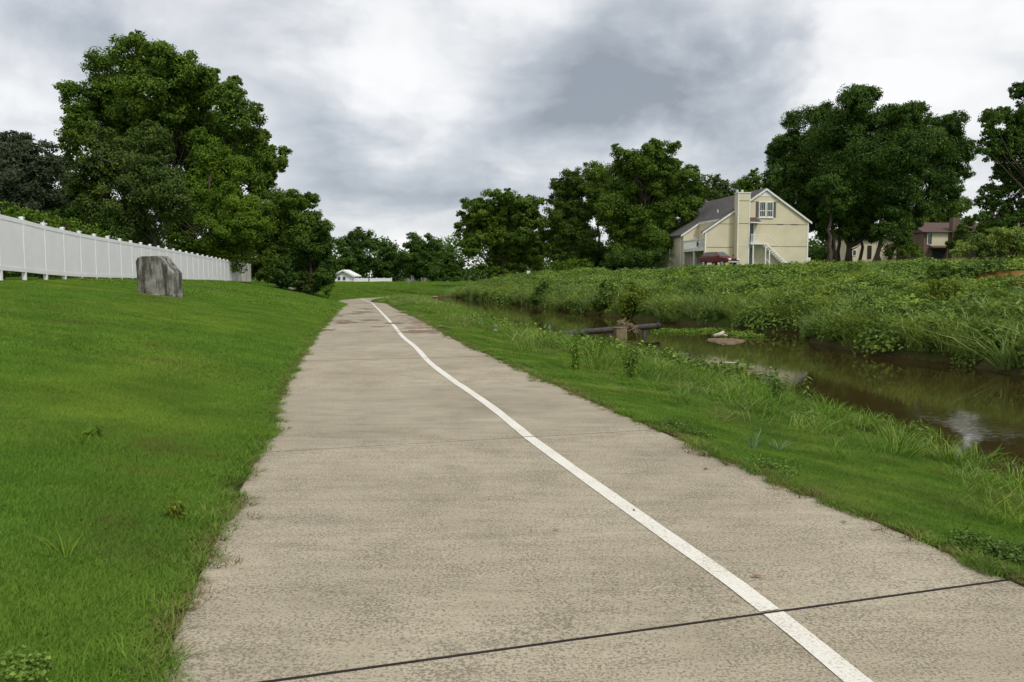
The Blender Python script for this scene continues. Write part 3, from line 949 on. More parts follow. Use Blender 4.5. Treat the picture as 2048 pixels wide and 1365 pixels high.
TREES = [
    # name, label, photo column and depth of the foot, lobes, options
    ('broadleaf_tree', 'tallest broad round-topped tree rising above all others behind the white fence', 335, 82,
     [(262, 105, 46), (215, 145, 52), (165, 205, 48), (325, 120, 44), (385, 145, 50), (438, 185, 46), (478, 235, 46), (300, 190, 75), (225, 250, 75), (400, 270, 75),
      (500, 300, 42), (548, 318, 30), (330, 330, 85), (480, 370, 60), (155, 262, 36), (142, 292, 26), (420, 420, 70), (520, 370, 32), (568, 306, 16), (560, 335, 14)],
     dict(leafmat='oak', leaf=0.25, trunk_r=0.45, seed=11, clump=0.36, nclump=18)),
    ('thin_tree', 'dull green thinning tree with bare grey dead branches in front of the tallest tree', 318, 57,
     [(200, 285, 42), (285, 290, 52), (245, 340, 62), (325, 375, 56), (180, 360, 46), (365, 415, 44), (290, 435, 56), (215, 410, 50)],
     dict(leafmat='dull', leaf=0.19, trunk_r=0.22, seed=12, density=1.9, twigs=26)),
    ('maple_tree', 'fresh yellow-green tree with drooping layered crown at the tallest tree\'s side by the fence', 425, 72,
     [(420, 300, 40), (455, 345, 46), (400, 395, 48), (470, 410, 52), (440, 465, 50), (360, 470, 40), (330, 400, 40), (500, 455, 42), (300, 395, 28), (395, 515, 40), (455, 515, 42)],
     dict(leafmat='lime', leaf=0.20, trunk_r=0.24, seed=13, nclump=16)),
    ('dense_tree', 'dark green dense tree overhanging the far stained end of the white fence', 545, 92,
     [(540, 415, 45), (590, 415, 36), (565, 470, 50), (622, 402, 22), (605, 475, 46), (525, 500, 44), (640, 460, 26), (500, 450, 40), (590, 520, 40), (520, 540, 26), (560, 545, 28), (535, 550, 20)],
     dict(leafmat='oak', leaf=0.22, trunk_r=0.3, seed=14)),
    ('bushy_tree', 'very dark bushy tree whose crown reaches the lawn where the path bends', 622, 74,
     [(600, 535, 40), (640, 525, 32), (562, 545, 30), (650, 553, 22), (655, 490, 22), (645, 455, 18), (615, 565, 20), (585, 560, 20), (625, 490, 34), (600, 570, 24), (640, 563, 22), (570, 562, 20), (622, 577, 16), (655, 572, 12)],
     dict(leafmat='dark', leaf=0.19, trunk_r=0.25, seed=15, density=3.6)),
    ('plum_tree', 'purplish thin-leaved tree at the edge of the picture above the near fence', 25, 52,
     [(15, 300, 44), (62, 292, 36), (40, 350, 55), (100, 340, 34), (85, 385, 46), (0, 370, 55), (-40, 320, 55), (-50, 390, 50), (40, 420, 45)],
     dict(leafmat='plum', leaf=0.17, trunk_r=0.22, seed=16, density=2.2)),
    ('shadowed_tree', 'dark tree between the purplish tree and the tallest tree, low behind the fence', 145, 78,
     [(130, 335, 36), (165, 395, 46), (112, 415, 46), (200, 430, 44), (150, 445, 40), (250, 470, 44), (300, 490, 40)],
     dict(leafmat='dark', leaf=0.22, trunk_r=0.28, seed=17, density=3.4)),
    ('meadow_tree', 'round dark tree directly behind the small white shed', 712, 172,
     [(690, 490, 22), (722, 474, 24), (742, 490, 19), (700, 525, 28), (735, 528, 24), (675, 540, 18), (718, 550, 18)],
     dict(leafmat='dark', leaf=0.36, trunk_r=0.35, seed=18)),
    ('meadow_tree', 'low far tree between the shed\'s round tree and the domed one', 772, 184,
     [(775, 500, 22), (792, 530, 26), (760, 535, 26), (780, 553, 18)],
     dict(leafmat='dark', leaf=0.36, trunk_r=0.35, seed=19)),
    ('meadow_tree', 'domed far tree standing over the end of the low white meadow fence', 842, 178,
     [(832, 488, 24), (862, 496, 26), (818, 515, 28), (850, 528, 30), (830, 550, 20), (872, 545, 22)],
     dict(leafmat='dark', leaf=0.36, trunk_r=0.38, seed=20)),
    ('meadow_tree', 'darkest far tree beside the airy cottonwood, near the creek\'s vanishing point', 892, 160,
     [(893, 508, 22), (885, 535, 26), (914, 535, 20), (905, 553, 18)],
     dict(leafmat='dark', leaf=0.33, trunk_r=0.33, seed=21, density=3.6)),
    ('cottonwood_tree', 'airy round cottonwood with sky showing through its crown, standing alone over the creek', 990, 116,
     [(940, 418, 27), (985, 400, 27), (1030, 398, 26), (1064, 412, 26), (930, 458, 25), (975, 448, 32), (1020, 446, 34), (1070, 448, 26), (945, 500, 20), (1000, 500, 24), (1050, 498, 28),
      (925, 487, 11), (1018, 535, 26), (1060, 535, 28), (965, 540, 16), (1090, 500, 22), (990, 545, 16), (960, 428, 28), (1005, 425, 32), (1045, 425, 30), (995, 475, 32), (1040, 475, 32), (955, 480, 24), (1075, 480, 22)],
     dict(leafmat='oak', leaf=0.27, trunk_r=0.38, seed=22, density=2.8, clump=0.34, trunks=2)),
    ('willow_oak_tree', 'olive tree with a narrow drooping crown right next to the airy cottonwood', 1145, 108,
     [(1125, 398, 27), (1118, 370, 19), (1148, 352, 26), (1108, 440, 28), (1150, 428, 42), (1122, 480, 38), (1170, 485, 42), (1130, 518, 30), (1095, 470, 16), (1180, 525, 24), (1135, 380, 24), (1140, 460, 36), (1165, 390, 30), (1150, 510, 36), (1110, 505, 22)],
     dict(leafmat='olive', leaf=0.24, trunk_r=0.35, seed=23)),
    ('poplar_tree', 'paler thin-crowned tree seen between the olive tree and the tall ragged tree', 1196, 124,
     [(1190, 348, 31), (1222, 368, 33), (1180, 395, 38), (1212, 420, 36)],
     dict(leafmat='oak', leaf=0.27, trunk_r=0.3, seed=24, density=2.5)),
    ('ragged_tree', 'tall dense tree with two ragged bare-stemmed tops beside the cream house', 1290, 103,
     [(1245, 312, 20), (1232, 295, 9), (1290, 330, 40), (1325, 300, 24), (1350, 292, 13), (1308, 288, 12), (1250, 365, 48), (1320, 365, 50), (1372, 358, 32), (1388, 395, 30), (1235, 425, 48), (1290, 435, 58), (1350, 425, 42),
      (1258, 485, 40), (1325, 480, 36), (1300, 515, 24), (1228, 505, 26), (1265, 525, 18)],
     dict(leafmat='oak', leaf=0.24, trunk_r=0.42, seed=25)),
    ('backyard_tree', 'thin tree showing above the middle of the cream house\'s grey roof', 1430, 126,
     [(1420, 372, 26), (1455, 380, 24), (1440, 405, 28), (1400, 400, 26), (1475, 405, 20)],
     dict(leafmat='dull', leaf=0.27, trunk_r=0.28, seed=26, density=1.8)),
    ('backyard_tree', 'small bright green tree peeking over the chimney of the cream house', 1500, 130,
     [(1490, 368, 20), (1512, 352, 15), (1528, 378, 18), (1480, 390, 18), (1505, 395, 24)],
     dict(leafmat='lime', leaf=0.26, trunk_r=0.25, seed=27)),
    ('shade_tree', 'big dark tree whose crown leans over the cream house\'s lower roof edge', 1668, 108,
     [(1580, 300, 42), (1560, 350, 36), (1620, 250, 46), (1545, 370, 17), (1640, 320, 58), (1592, 395, 48), (1650, 400, 50), (1545, 300, 14), (1610, 440, 32), (1650, 462, 26)],
     dict(leafmat='dark', leaf=0.24, trunk_r=0.32, seed=28, nclump=16)),
    ('shade_tree', 'tallest dark tree beyond the cream house, with a big low forked limb', 1696, 100,
     [(1690, 212, 44), (1732, 198, 30), (1700, 290, 68), (1742, 262, 58), (1680, 375, 58), (1742, 375, 58), (1665, 430, 36), (1720, 438, 36), (1715, 180, 14), (1695, 466, 24), (1735, 470, 22)],
     dict(leafmat='dark', leaf=0.24, trunk_r=0.40, seed=29, nclump=16, fork=[(1698, 492, 0.40), (1712, 487, 0.33), (1726, 474, 0.28), (1738, 455, 0.24), (1748, 430, 0.18)])),
    ('shade_tree', 'dark tree with reddish trunk in the middle of the row beyond the cream house', 1748, 97,
     [(1800, 228, 36), (1835, 218, 22), (1800, 305, 62), (1782, 390, 58), (1850, 295, 52), (1800, 440, 34), (1760, 330, 50), (1765, 462, 26), (1805, 474, 20)],
     dict(leafmat='dark', leaf=0.24, trunk_r=0.28, seed=30, bark='redbark', nclump=16)),
    ('shade_tree', 'dark tree whose thin outer boughs reach towards the picture\'s edge tree', 1776, 104,
     [(1880, 250, 32), (1912, 250, 30), (1900, 310, 42), (1925, 345, 20), (1860, 375, 46), (1892, 395, 34), (1835, 430, 34), (1935, 290, 16)],
     dict(leafmat='dark', leaf=0.24, trunk_r=0.28, seed=31, nclump=16, density=2.6)),
    ('edge_tree', 'loose dark tree cut off by the picture\'s edge above the brown-roofed house', 2062, 76,
     [(1985, 240, 32), (2030, 222, 38), (2058, 180, 32), (1975, 300, 28), (2020, 310, 44), (1975, 385, 24), (2030, 395, 44), (2060, 300, 55), (1962, 400, 16), (2080, 420, 45), (2020, 440, 26), (2110, 250, 60), (2130, 350, 60), (1990, 432, 26), (2015, 455, 24), (1962, 436, 16)],
     dict(leafmat='dark', leaf=0.21, trunk_r=0.35, seed=32, density=2.0, clump=0.32)),
    ('vine_tree', 'scraggy olive tree climbing in front of the brown-roofed house\'s chimneys', 1945, 112,
     [(1920, 462, 15), (1948, 448, 20), (1935, 482, 18), (1965, 470, 20), (1990, 455, 18), (1905, 490, 14), (1985, 485, 18)],
     dict(leafmat='olive', leaf=0.24, trunk_r=0.2, seed=34, density=2.4)),
    ('garden_tree', 'rounded mid-green tree behind the roof of the brown-roofed house', 1885, 168,
     [(1890, 418, 26), (1855, 435, 28), (1920, 412, 22), (1830, 455, 26), (1900, 445, 26)],
     dict(leafmat='oak', leaf=0.34, trunk_r=0.3, seed=33)),
]
for i, (nm, lab, u, D, lobes, kw) in enumerate(TREES):
    p = at(u, 540, D)
    make_tree(nm, lab, 'tree', (p[0], p[1]), lobes, group='trees behind the fence and the creek', **kw)

# bare trunks standing in the row beyond the house
for u, D, rad, bk, lab in ((1660, 96, 0.36, 'bark', 'thick blackish bare trunk just beyond the cream house\'s corner'),
                           (1676, 104, 0.30, 'bark', 'grey-brown bare trunk squeezed between the black trunk and the forked tree'),
                           (1722, 112, 0.30, 'redbark', 'pale reddish straight bare trunk right after the forked tree'),
                           (1762, 110, 0.24, 'redbark', 'slim reddish bare trunk, thinnest of the row beyond the cream house')):
    p = at(u, 520, D)
    z = Zs(p[0], p[1])
    make_tree('bare_trunk_tree', lab, 'tree', (p[0], p[1]), [(u - 4, 380, 34), (u + 10, 410, 30)], 'dark', 0.26, rad, bk, 3.0, 'trees behind the fence and the creek', seed=int(u))


def make_shrub(name, label, base, lobes, leafmat, leaf, seed, cat='shrub', group=None, density=3.2, stems=6, aspect=0.6):
    r = np.random.default_rng(seed)
    bx, by = base
    bz = Zs(bx, by) - 0.03
    O = np.array([bx, by, bz])
    LB = []
    for (u, v, rp) in lobes:
        dy = r.uniform(-0.6, 0.6) * rp * by / F
        LB.append((at(u, v, by + dy), rp * by / F))
    root = empty(name, tuple(O)); tag(root, label, cat, group)
    c, n, cl = crown_leaves(LB, leaf, r, density, 0.42, 9, up=0.5, inner=0.35)
    keep = c[:, 2] > Z(c[:, 0], c[:, 1]) + 0.02
    c, n = c[keep], n[keep]
    N = len(c)
    V, Fq = leaf_quads(c - O, n, leaf * r.uniform(0.7, 1.4, N), leaf * aspect * r.uniform(0.7, 1.3, N), r)
    mb = MB()
    for (C, cc) in cl:
        q = C - O
        w = max(0.012, 0.02 * np.linalg.norm(q))
        mb.tube([r.normal(size=3) * 0.05 * np.array([1, 1, 0]), 0.5 * q + r.normal(size=3) * 0.05, q], [w, w * 0.7, w * 0.4], 5)
        for p in cc[:stems]:
            mb.tube([q, 0.5 * (q + p - O), p - O], [w * 0.4, w * 0.3, w * 0.12], 4)
    mb.build('stem', MAT['bark'], root, True)
    mesh_np('foliage', V, Fq, LEAF[leafmat], root)
    return root


def gu(u, D):
    p = at(u, 540, D); return (p[0], p[1])


fence_sh = 'shrubs along the back of the white fence'
for k, (u, v, rp, lab) in enumerate([(8, 420, 17, 'bright green shrub topping the fence\'s nearest panel at the picture\'s edge'),
                                     (45, 424, 17, 'pointed bright shrub, tallest along the back of the fence'),
                                     (82, 434, 15, 'loose green shrub under the purplish tree\'s end, behind the fence'),
                                     (115, 440, 15, 'leafy shrub behind the fence below the gap between plum and dark tree'),
                                     (148, 447, 13, 'small leafy shrub behind the fence below the shadowed tree'),
                                     (190, 456, 12, 'lowest shrub behind the fence, just before the tall trees begin')]):
    n = 9300 / (680.0 - u); D = n * 25 / 13.68 + 2.2
    make_shrub('fence_shrub', lab, gu(u, D), [(u, v, rp), (u + 16, v + 12, rp), (u - 10, v + 22, rp), (u + 5, v + 45, rp * 1.2), (u, v + 75, rp)], 'lime', 0.13, 40 + k, group=fence_sh, density=2.4)

make_shrub('yellow_shrub', 'yellow-green glossy shrub at the far waterline behind the pipe', gu(1268, 46.2), [(1268, 592, 24), (1255, 606, 22), (1285, 602, 20), (1262, 622, 20), (1278, 585, 10), (1250, 630, 15), (1275, 633, 14), (1262, 575, 13), (1285, 618, 18)], 'yellow', 0.13, 60)
make_shrub('waterside_shrub', 'dark mid-height shrub beside the yellow-green one at the water', gu(1212, 50), [(1212, 580, 20), (1200, 600, 20), (1225, 602, 18), (1208, 565, 12), (1215, 618, 18), (1235, 625, 14), (1195, 618, 14)], 'weed', 0.14, 61)
make_shrub('waterside_shrub', 'blackish round shrub overhanging the creek upstream of the pipe', gu(1085, 64.5), [(1085, 585, 16), (1072, 598, 14), (1098, 598, 14), (1088, 568, 9), (1080, 608, 12), (1098, 610, 10)], 'dark', 0.17, 62)
make_shrub('bank_bush', 'broad bright bush at the foot of the olive tree on the far bank', gu(1140, 97), [(1115, 532, 16), (1145, 528, 17), (1170, 530, 15), (1130, 542, 14), (1160, 544, 14)], 'lime', 0.22, 63)
make_shrub('bank_bush', 'small dark bush under the airy cottonwood', gu(1010, 108), [(990, 553, 9), (1015, 552, 11), (1040, 553, 9)], 'oak', 0.22, 64)
make_shrub('bank_bush', 'dark thicket at the foot of the tall ragged tree beside the cream house', gu(1265, 98), [(1235, 520, 20), (1265, 515, 22), (1300, 515, 22), (1325, 512, 20), (1280, 528, 14), (1215, 528, 14)], 'dark', 0.22, 65)
make_shrub('garden_bush', 'rounded bush with light specks before the pale gable house beyond the row of trunks', gu(1800, 100), [(1795, 488, 18), (1820, 492, 18), (1780, 502, 14), (1835, 505, 14), (1805, 508, 15)], 'oak', 0.22, 66)
make_shrub('thicket_bush', 'pale feathery thicket on the rise in front of the brown-roofed house', gu(1985, 52), [(1935, 492, 18), (1970, 484, 20), (2005, 480, 22), (2040, 478, 24), (1955, 505, 18), (1995, 503, 20), (2030, 502, 22), (2065, 490, 26), (1915, 505, 12), (1955, 478, 15), (1990, 468, 16), (2025, 466, 18), (1925, 498, 14)], 'bank', 0.13, 67, density=4.5)
make_shrub('scrub_bush', 'yellow-tinged scrub in the middle of the far slope below the clay cut', gu(1885, 30), [(1865, 578, 22), (1900, 575, 24), (1880, 592, 20), (1920, 585, 16), (1850, 592, 14)], 'yellow', 0.10, 68, density=2.2)
make_shrub('scrub_bush', 'dark green scrub growing over the lip of the clay cut', gu(1890, 36), [(1860, 538, 18), (1895, 535, 18), (1925, 538, 15), (1880, 550, 16)], 'weed', 0.12, 69)
make_shrub('lawn_shrub', 'small pale shrub at the lawn corner under the very dark bushy tree', gu(655, 70), [(650, 578, 9), (660, 574, 8), (655, 586, 8)], 'lime', 0.12, 70)


# distant woods closing the horizon
def woods(name, x0, x1, y0, y1, h, seed, n, label='dark far-off woods closing the horizon behind the meadow and the houses', sx=3.0, sy=6.0, lf=1.0):
    r = np.random.default_rng(seed)
    t = r.random(n)
    x = x0 + (x1 - x0) * t + np.clip(r.normal(size=n), -1.6, 1.6) * sx; y = y0 + (y1 - y0) * t + np.clip(r.normal(size=n), -1.6, 1.6) * sy
    top = h * (0.55 + 0.5 * vnoise(t * 40, t * 0 + seed, seed))
    z = Z(x, y) + top * r.random(n)**0.75
    c = np.stack([x, y, z], 1)
    nn = unit(r.normal(size=(n, 3)) * 0.7 + np.array([0, -0.3, 0.6]))
    V, Fq = leaf_quads(c, nn, lf * r.uniform(0.6, 1.2, n), lf * r.uniform(0.4, 0.8, n), r)
    o = mesh_np(name, V, Fq, LEAF['dark'])
    tag(o, label, 'woods', kind='stuff')


woods('distant_woods', -120, 190, 245, 235, 13, 5, 42000)
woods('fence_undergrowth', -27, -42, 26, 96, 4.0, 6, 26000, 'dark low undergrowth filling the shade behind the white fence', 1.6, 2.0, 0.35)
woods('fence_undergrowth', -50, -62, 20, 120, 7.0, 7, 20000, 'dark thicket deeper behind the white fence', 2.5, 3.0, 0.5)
woods('house_undergrowth', 44, 110, 150, 150, 7.5, 9, 20000, 'dark hedge and trees closing the view behind the trunks and the brown-roofed house', 3.0, 3.0, 0.7)
woods('house_undergrowth', 8, 24, 112, 110, 4.5, 10, 9000, 'dark undergrowth beneath the olive and ragged trees', 1.5, 2.0, 0.5)
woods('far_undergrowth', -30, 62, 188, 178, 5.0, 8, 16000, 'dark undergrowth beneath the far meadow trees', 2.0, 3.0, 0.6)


# ------------------------------------------------------------------ the white vinyl fence
def build_fence():
    root = empty('vinyl_fence', (float(fenceX(25)), 25, Zs(float(fenceX(25)), 25)))
    tag(root, 'long white vinyl privacy fence on stub posts climbing the lawn', 'fence')
    O = np.array(root.location)
    d = np.array([(FN1[0] - FN0[0]), 58.0]); d = d / np.linalg.norm(d)
    nrm = np.array([d[1], -d[0]])          # towards the path
    step = 25 / 13.68 / d[1]
    rs = random.Random(5)

    def pos(k):
        y = 25 + k * step * d[1]
        x = float(fenceX(y))
        g = Zs(x, y)
        # the rail line is straighter than the ground: it rides higher where the lawn dips
        zb = float(rail(y))
        return np.array([x, y]), g, zb
    rail = pchip([0, 25, 29, 33, 39, 47, 60, 75, 90], [v + 0.13 for v in (1.75, 1.69, 1.56, 1.48, 1.44, 1.38, 1.24, 1.08, 0.95)])
    K0, K1 = -6, 32
    for k in range(K0, K1 + 1):
        p, g, zb = pos(k)
        hw = 0.058
        mb = MB()

        def P(a, b, z):
            q = p + d * a + nrm * b
            return (q[0] - O[0], q[1] - O[1], z - O[2])
        zt = zb + 1.80
        mb.hexa([P(-hw, -hw, g - 0.2), P(hw, -hw, g - 0.2), P(hw, hw, g - 0.2), P(-hw, hw, g - 0.2), P(-hw, -hw, zt), P(hw, -hw, zt), P(hw, hw, zt), P(-hw, hw, zt)])
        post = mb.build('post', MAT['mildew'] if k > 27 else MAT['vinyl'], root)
        cb = MB(); c = hw + 0.014
        cb.hexa([P(-c, -c, zt), P(c, -c, zt), P(c, c, zt), P(-c, c, zt), P(-c, -c, zt + 0.035), P(c, -c, zt + 0.035), P(c, c, zt + 0.035), P(-c, c, zt + 0.035)])
        cb.hexa([P(-c * .8, -c * .8, zt + 0.035), P(c * .8, -c * .8, zt + 0.035), P(c * .8, c * .8, zt + 0.035), P(-c * .8, c * .8, zt + 0.035), P(-.01, -.01, zt + 0.05), P(.01, -.01, zt + 0.05), P(.01, .01, zt + 0.05), P(-.01, .01, zt + 0.05)])
        cb.build('post_cap', MAT['vinyl'], post)
        if k == K1: break
        p2, g2, zb2 = pos(k + 1)

        def span(name, z0, z1, th, parent, mat):
            a = p + d * hw; b = p2 - d * hw
            vs = []
            for z_off in (z0, z1):
                for q, zz, s in ((a, zb, -1), (b, zb2, -1), (b, zb2, 1), (a, zb, 1)):
                    e = q + nrm * th * s
                    vs.append((e[0] - O[0], e[1] - O[1], zz + z_off - O[2]))
            m2 = MB(); m2.hexa(vs)
            return m2.build(name, mat, parent)
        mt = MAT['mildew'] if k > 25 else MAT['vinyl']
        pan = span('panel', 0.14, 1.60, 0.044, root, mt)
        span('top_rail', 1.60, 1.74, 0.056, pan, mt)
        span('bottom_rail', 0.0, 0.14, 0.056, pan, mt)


build_fence()


# ------------------------------------------------------------------ the weathered concrete block on the lawn
def build_block():
    p = on_ground(322, 594)
    D = p[1]; s = D / F
    root_z = p[2]
    # outline across the face (px relative to column 318, row 592), chamfered shoulder
    face = [(-42, 88), (-44, 10), (-36, -6 + 84 - 84)]
    w = lambda px: px * s
    outline = [(-38, -6), (-41, 70), (-37, 77), (-29, 80), (6, 81), (14, 77), (20, 67), (37, 48), (38, -14)]
    mb = MB()
    th = 0.62
    poly = [(w(a), w(b)) for a, b in outline]
    n = len(poly)
    # front face set slightly smaller than the back so the edges read worn
    vs = []
    for inset, y in ((0.02, -th / 2), (0.0, -th / 2 + 0.03), (0.0, th / 2 - 0.03), (0.02, th / 2)):
        cx = sum(q[0] for q in poly) / n; cz = sum(q[1] for q in poly) / n
        for (x, z) in poly:
            k = 1 - inset
            vs.append((cx + (x - cx) * k, y, cz + (z - cz) * k if z > 0.1 else z))
    fs = [tuple(range(n)), tuple(range(4 * n - 1, 3 * n - 1, -1))]
    for L in range(3):
        for i in range(n):
            j = (i + 1) % n
            fs.append((L * n + j, L * n + i, (L + 1) * n + i, (L + 1) * n + j))
    mb.add(vs, fs)
    o = mb.build('concrete_block', MAT['block'], None, False, 0.02)
    o.location = (p[0], D, root_z); o.rotation_euler = (0, 0, R(-8))
    tag(o, 'streaked old concrete block with one sloping shoulder standing on the mown lawn', 'concrete block')
    # base foot
    fb = MB(); fb.box((w(-36), -th / 2 - 0.05, -0.35), (w(39), th / 2 + 0.05, 0.10))
    f = fb.build('footing', MAT['block'], o, False, 0.02)


build_block()


def build_headwall():
    p = on_ground(566, 577)
    s = p[1] / F
    root = empty('drain_headwall', tuple(p), R(-25)); tag(root, 'pale broken concrete drain outlet half sunk in the lawn under the dark trees', 'drain outlet')
    mb = MB(); mb.prism([(-24 * s, -0.2), (-22 * s, 0.10), (-14 * s, 0.19), (6 * s, 0.19), (18 * s, 0.03), (24 * s, -0.2)], -0.25, 0.35)
    mb.build('apron', MAT['stone'], root, False, 0.02)
    e = np.array(on_ground(590, 583)) - p; e2 = np.array(on_ground(632, 590)) - p
    c, sn = math.cos(R(25)), math.sin(R(25))
    rot = lambda q: (c * q[0] - sn * q[1], sn * q[0] + c * q[1], q[2] + 0.05)
    m2 = MB(); m2.tube([rot(e * 0.55), rot(e), rot(0.5 * (e + e2)), rot(e2)], [0.09, 0.07, 0.06, 0.05], 6)
    m2.build('kerb_edge', MAT['stone'], root)


build_headwall()


# ------------------------------------------------------------------ the cream house
def build_house():
    D = 90.0
    # foot of the front corner of the gable wall
    p = at(1409, 530, D)
    zb = EYE + (HOR - 530.5) / F * D
    root = empty('cream_house', (p[0], p[1], zb), R(9))
    tag(root, 'cream two-storey house with grey roof, chimney tower and outside stair on the far bank', 'house')
    S = 0.0110  # metres per step of the measured drawing
    X = lambda z: (z - 560) * S
    H = lambda z: (915 - z) * S
    AX, AZ = X(1210), H(140)
    LZ, RZ = H(570), H(458)
    W = X(1690)
    LEN = 17.0
    kR = (AZ - RZ) / (W - AX); kL = (AZ - LZ) / AX
    NX, NY0, NY1 = 1.9, 0.35, 6.6          # notch in the left slope: balcony above, carport below
    zn = LZ + kL * NX
    # gable wall
    mb = MB(); mb.prism([(0, -0.4), (W, -0.4), (W, RZ), (AX, AZ - 0.02), (0, LZ)], 0, 0.2)
    mb.build('gable_wall', MAT['stucco'], root)
    mb = MB(); mb.prism([(0.01, -0.4), (W - 0.01, -0.4), (W - 0.01, RZ - .02), (AX, AZ - 0.05), (0.01, LZ - .02)], LEN - 0.2, LEN)
    mb.build('gable_wall', MAT['stucco'], root)
    # left side: corner pier, opening, then the rest of the wall
    mb = MB(); mb.box((0.0, 0.2, -0.4), (0.18, NY0, LZ - 0.02)); mb.build('corner_pier', MAT['stucco'], root)
    mb = MB(); mb.box((0.0, NY1 + 0.2, -0.4), (0.18, LEN - 0.2, LZ - 0.02)); mb.build('side_wall', MAT['stucco'], root)
    mb = MB(); mb.prism([(0.0, -0.4), (NX + .1, -0.4), (NX + .1, zn), (0.0, LZ - .02)], NY1, NY1 + 0.2); mb.build('porch_wall', MAT['stucco'], root)
    mb = MB(); mb.box((NX, 0.2, -0.4), (NX + 0.18, NY1, zn - 0.05)); mb.build('porch_wall', MAT['stucco'], root)
    mb = MB(); mb.box((W - 0.2, 0.2, -0.4), (W, LEN - 0.2, RZ - 0.02)); mb.build('side_wall', MAT['stucco'], root)
    # balcony
    bz = H(745)
    mb = MB(); mb.box((0.02, NY0, bz - 0.22), (NX, NY1, bz)); mb.build('balcony_floor', MAT['white'], root)
    rl = MB(); rl.box((-0.02, NY0, bz + 1.0), (0.08, NY1, bz + 1.1)); rl.box((-0.01, NY0, bz + 0.05), (0.07, NY1, bz + 0.13))
    rail = rl.build('balcony_railing', MAT['white'], root)
    for k in range(34):
        y = NY0 + 0.1 + k * (NY1 - NY0 - 0.2) / 33
        b = MB(); b.box((0.005, y - 0.05, bz + 0.13), (0.05, y + 0.05, bz + 1.0)); b.build('slat', MAT['white'], rail)
    for y in (3.3, NY1 - 0.08):
        mb = MB(); mb.box((-0.02, y - 0.09, -0.4), (0.16, y + 0.09, bz - 0.22)); mb.build('post', MAT['white'], root)
    mb = MB(); mb.box((-0.03, NY0 - 0.01, bz - 0.24), (0.015, NY1, bz + 0.04)); mb.build('fascia', MAT['white'], root)
    # balcony door and white panel, carport door
    mb = MB(); mb.box((NX - 0.05, 0.9, bz), (NX - 0.005, 1.8, bz + 2.0)); mb.build('door', MAT['dark'], root)['label'] = 'dark balcony door'
    mb = MB(); mb.box((0.9, NY1 - 0.05, -0.2), (1.8, NY1 - 0.005, 1.95)); mb.build('door', MAT['white'], root)['label'] = 'white carport door'
    mb = MB(); mb.box((1.0, NY1 - 0.05, bz), (1.7, NY1 - 0.005, bz + 1.6)); mb.build('door', MAT['white'], root)['label'] = 'white balcony storage door'
    # roof
    T = 0.16; ov = 0.35

    def slope(name, x0, x1, y0, y1, left=True):
        f = (lambda x: LZ + kL * x) if left else (lambda x: AZ - kR * (x - AX))
        m2 = MB()
        m2.hexa([(x0, y0, f(x0)), (x1, y0, f(x1)), (x1, y1, f(x1)), (x0, y1, f(x0)), (x0, y0, f(x0) + T), (x1, y0, f(x1) + T), (x1, y1, f(x1) + T), (x0, y1, f(x0) + T)])
        return m2.build(name, MAT['shingle'], root)
    roof = slope('roof', NX, AX, -0.15, LEN + 0.3)
    slope('roof', -ov, NX, -0.15, NY0)
    slope('roof', -ov, NX, NY1 - 0.1, LEN + 0.3)
    slope('roof', AX, W + ov, -0.15, LEN + 0.3, False)
    # courses of shingles: shallow steps down the left slope
    sh = MB()
    n = 26
    for k in range(n):
        x = NX + 0.05 + k * (AX - NX - 0.1) / n; z = LZ + kL * x + T
        sh.hexa([(x, -0.14, z - 0.01), (x + 0.12, -0.14, z + 0.12 * kL - 0.01), (x + 0.12, LEN + .29, z + 0.12 * kL - 0.01), (x, LEN + .29, z - 0.01),
                 (x, -0.14, z + 0.022), (x + 0.12, -0.14, z + 0.12 * kL + 0.006), (x + 0.12, LEN + .29, z + 0.12 * kL + 0.006), (x, LEN + .29, z + 0.022)])
    o = sh.build('shingle_course', MAT['shingle'], roof); o['kind'] = 'stuff'
    vp = MB(); vp.tube([(3.4, 4.5, LZ + kL * 3.4), (3.4, 4.5, LZ + kL * 3.4 + 0.55)], 0.06, 8); vp.build('vent_pipe', MAT['white'], roof)
    # white bargeboards along both rakes, eave of the notch
    def barge(x0, z0, x1, z1, y):
        m2 = MB(); m2.hexa([(x0, y - 0.04, z0 - 0.12), (x1, y - 0.04, z1 - 0.12), (x1, y, z1 - 0.12), (x0, y, z0 - 0.12), (x0, y - 0.04, z0 + 0.10), (x1, y - 0.04, z1 + 0.10), (x1, y, z1 + 0.10), (x0, y, z0 + 0.10)])
        m2.build('bargeboard', MAT['white'], root)
    barge(-ov, LZ - kL * ov, AX, AZ, -0.16)
    barge(AX, AZ, W + ov, RZ - kR * ov, -0.162)
    barge(-ov, LZ - kL * ov, NX, zn, NY1 - 0.11)
    mb = MB(); mb.box((NX - 0.06, NY0 + .02, zn - 0.10), (NX - 0.003, NY1 - .12, zn + 0.14)); mb.build('eave_board', MAT['white'], root)
    # white gable peak
    zc = H(212)
    mb = MB(); xl = AX - (AZ - zc) / kL + .12; xr = AX + (AZ - zc) / kR - .12
    mb.prism([(xl, zc), (xr, zc), (AX, AZ - 0.16)], -0.03, 0.0 - 0.003); mb.build('peak_board', MAT['white'], root)
    # corner boards and belt seams
    for x0, zt in ((-0.02, LZ - 0.1), (W - 0.13, RZ - 0.08)):
        mb = MB(); mb.box((x0, -0.04, -0.4), (x0 + 0.16, -0.003, zt)); mb.build('corner_board', MAT['white'], root)
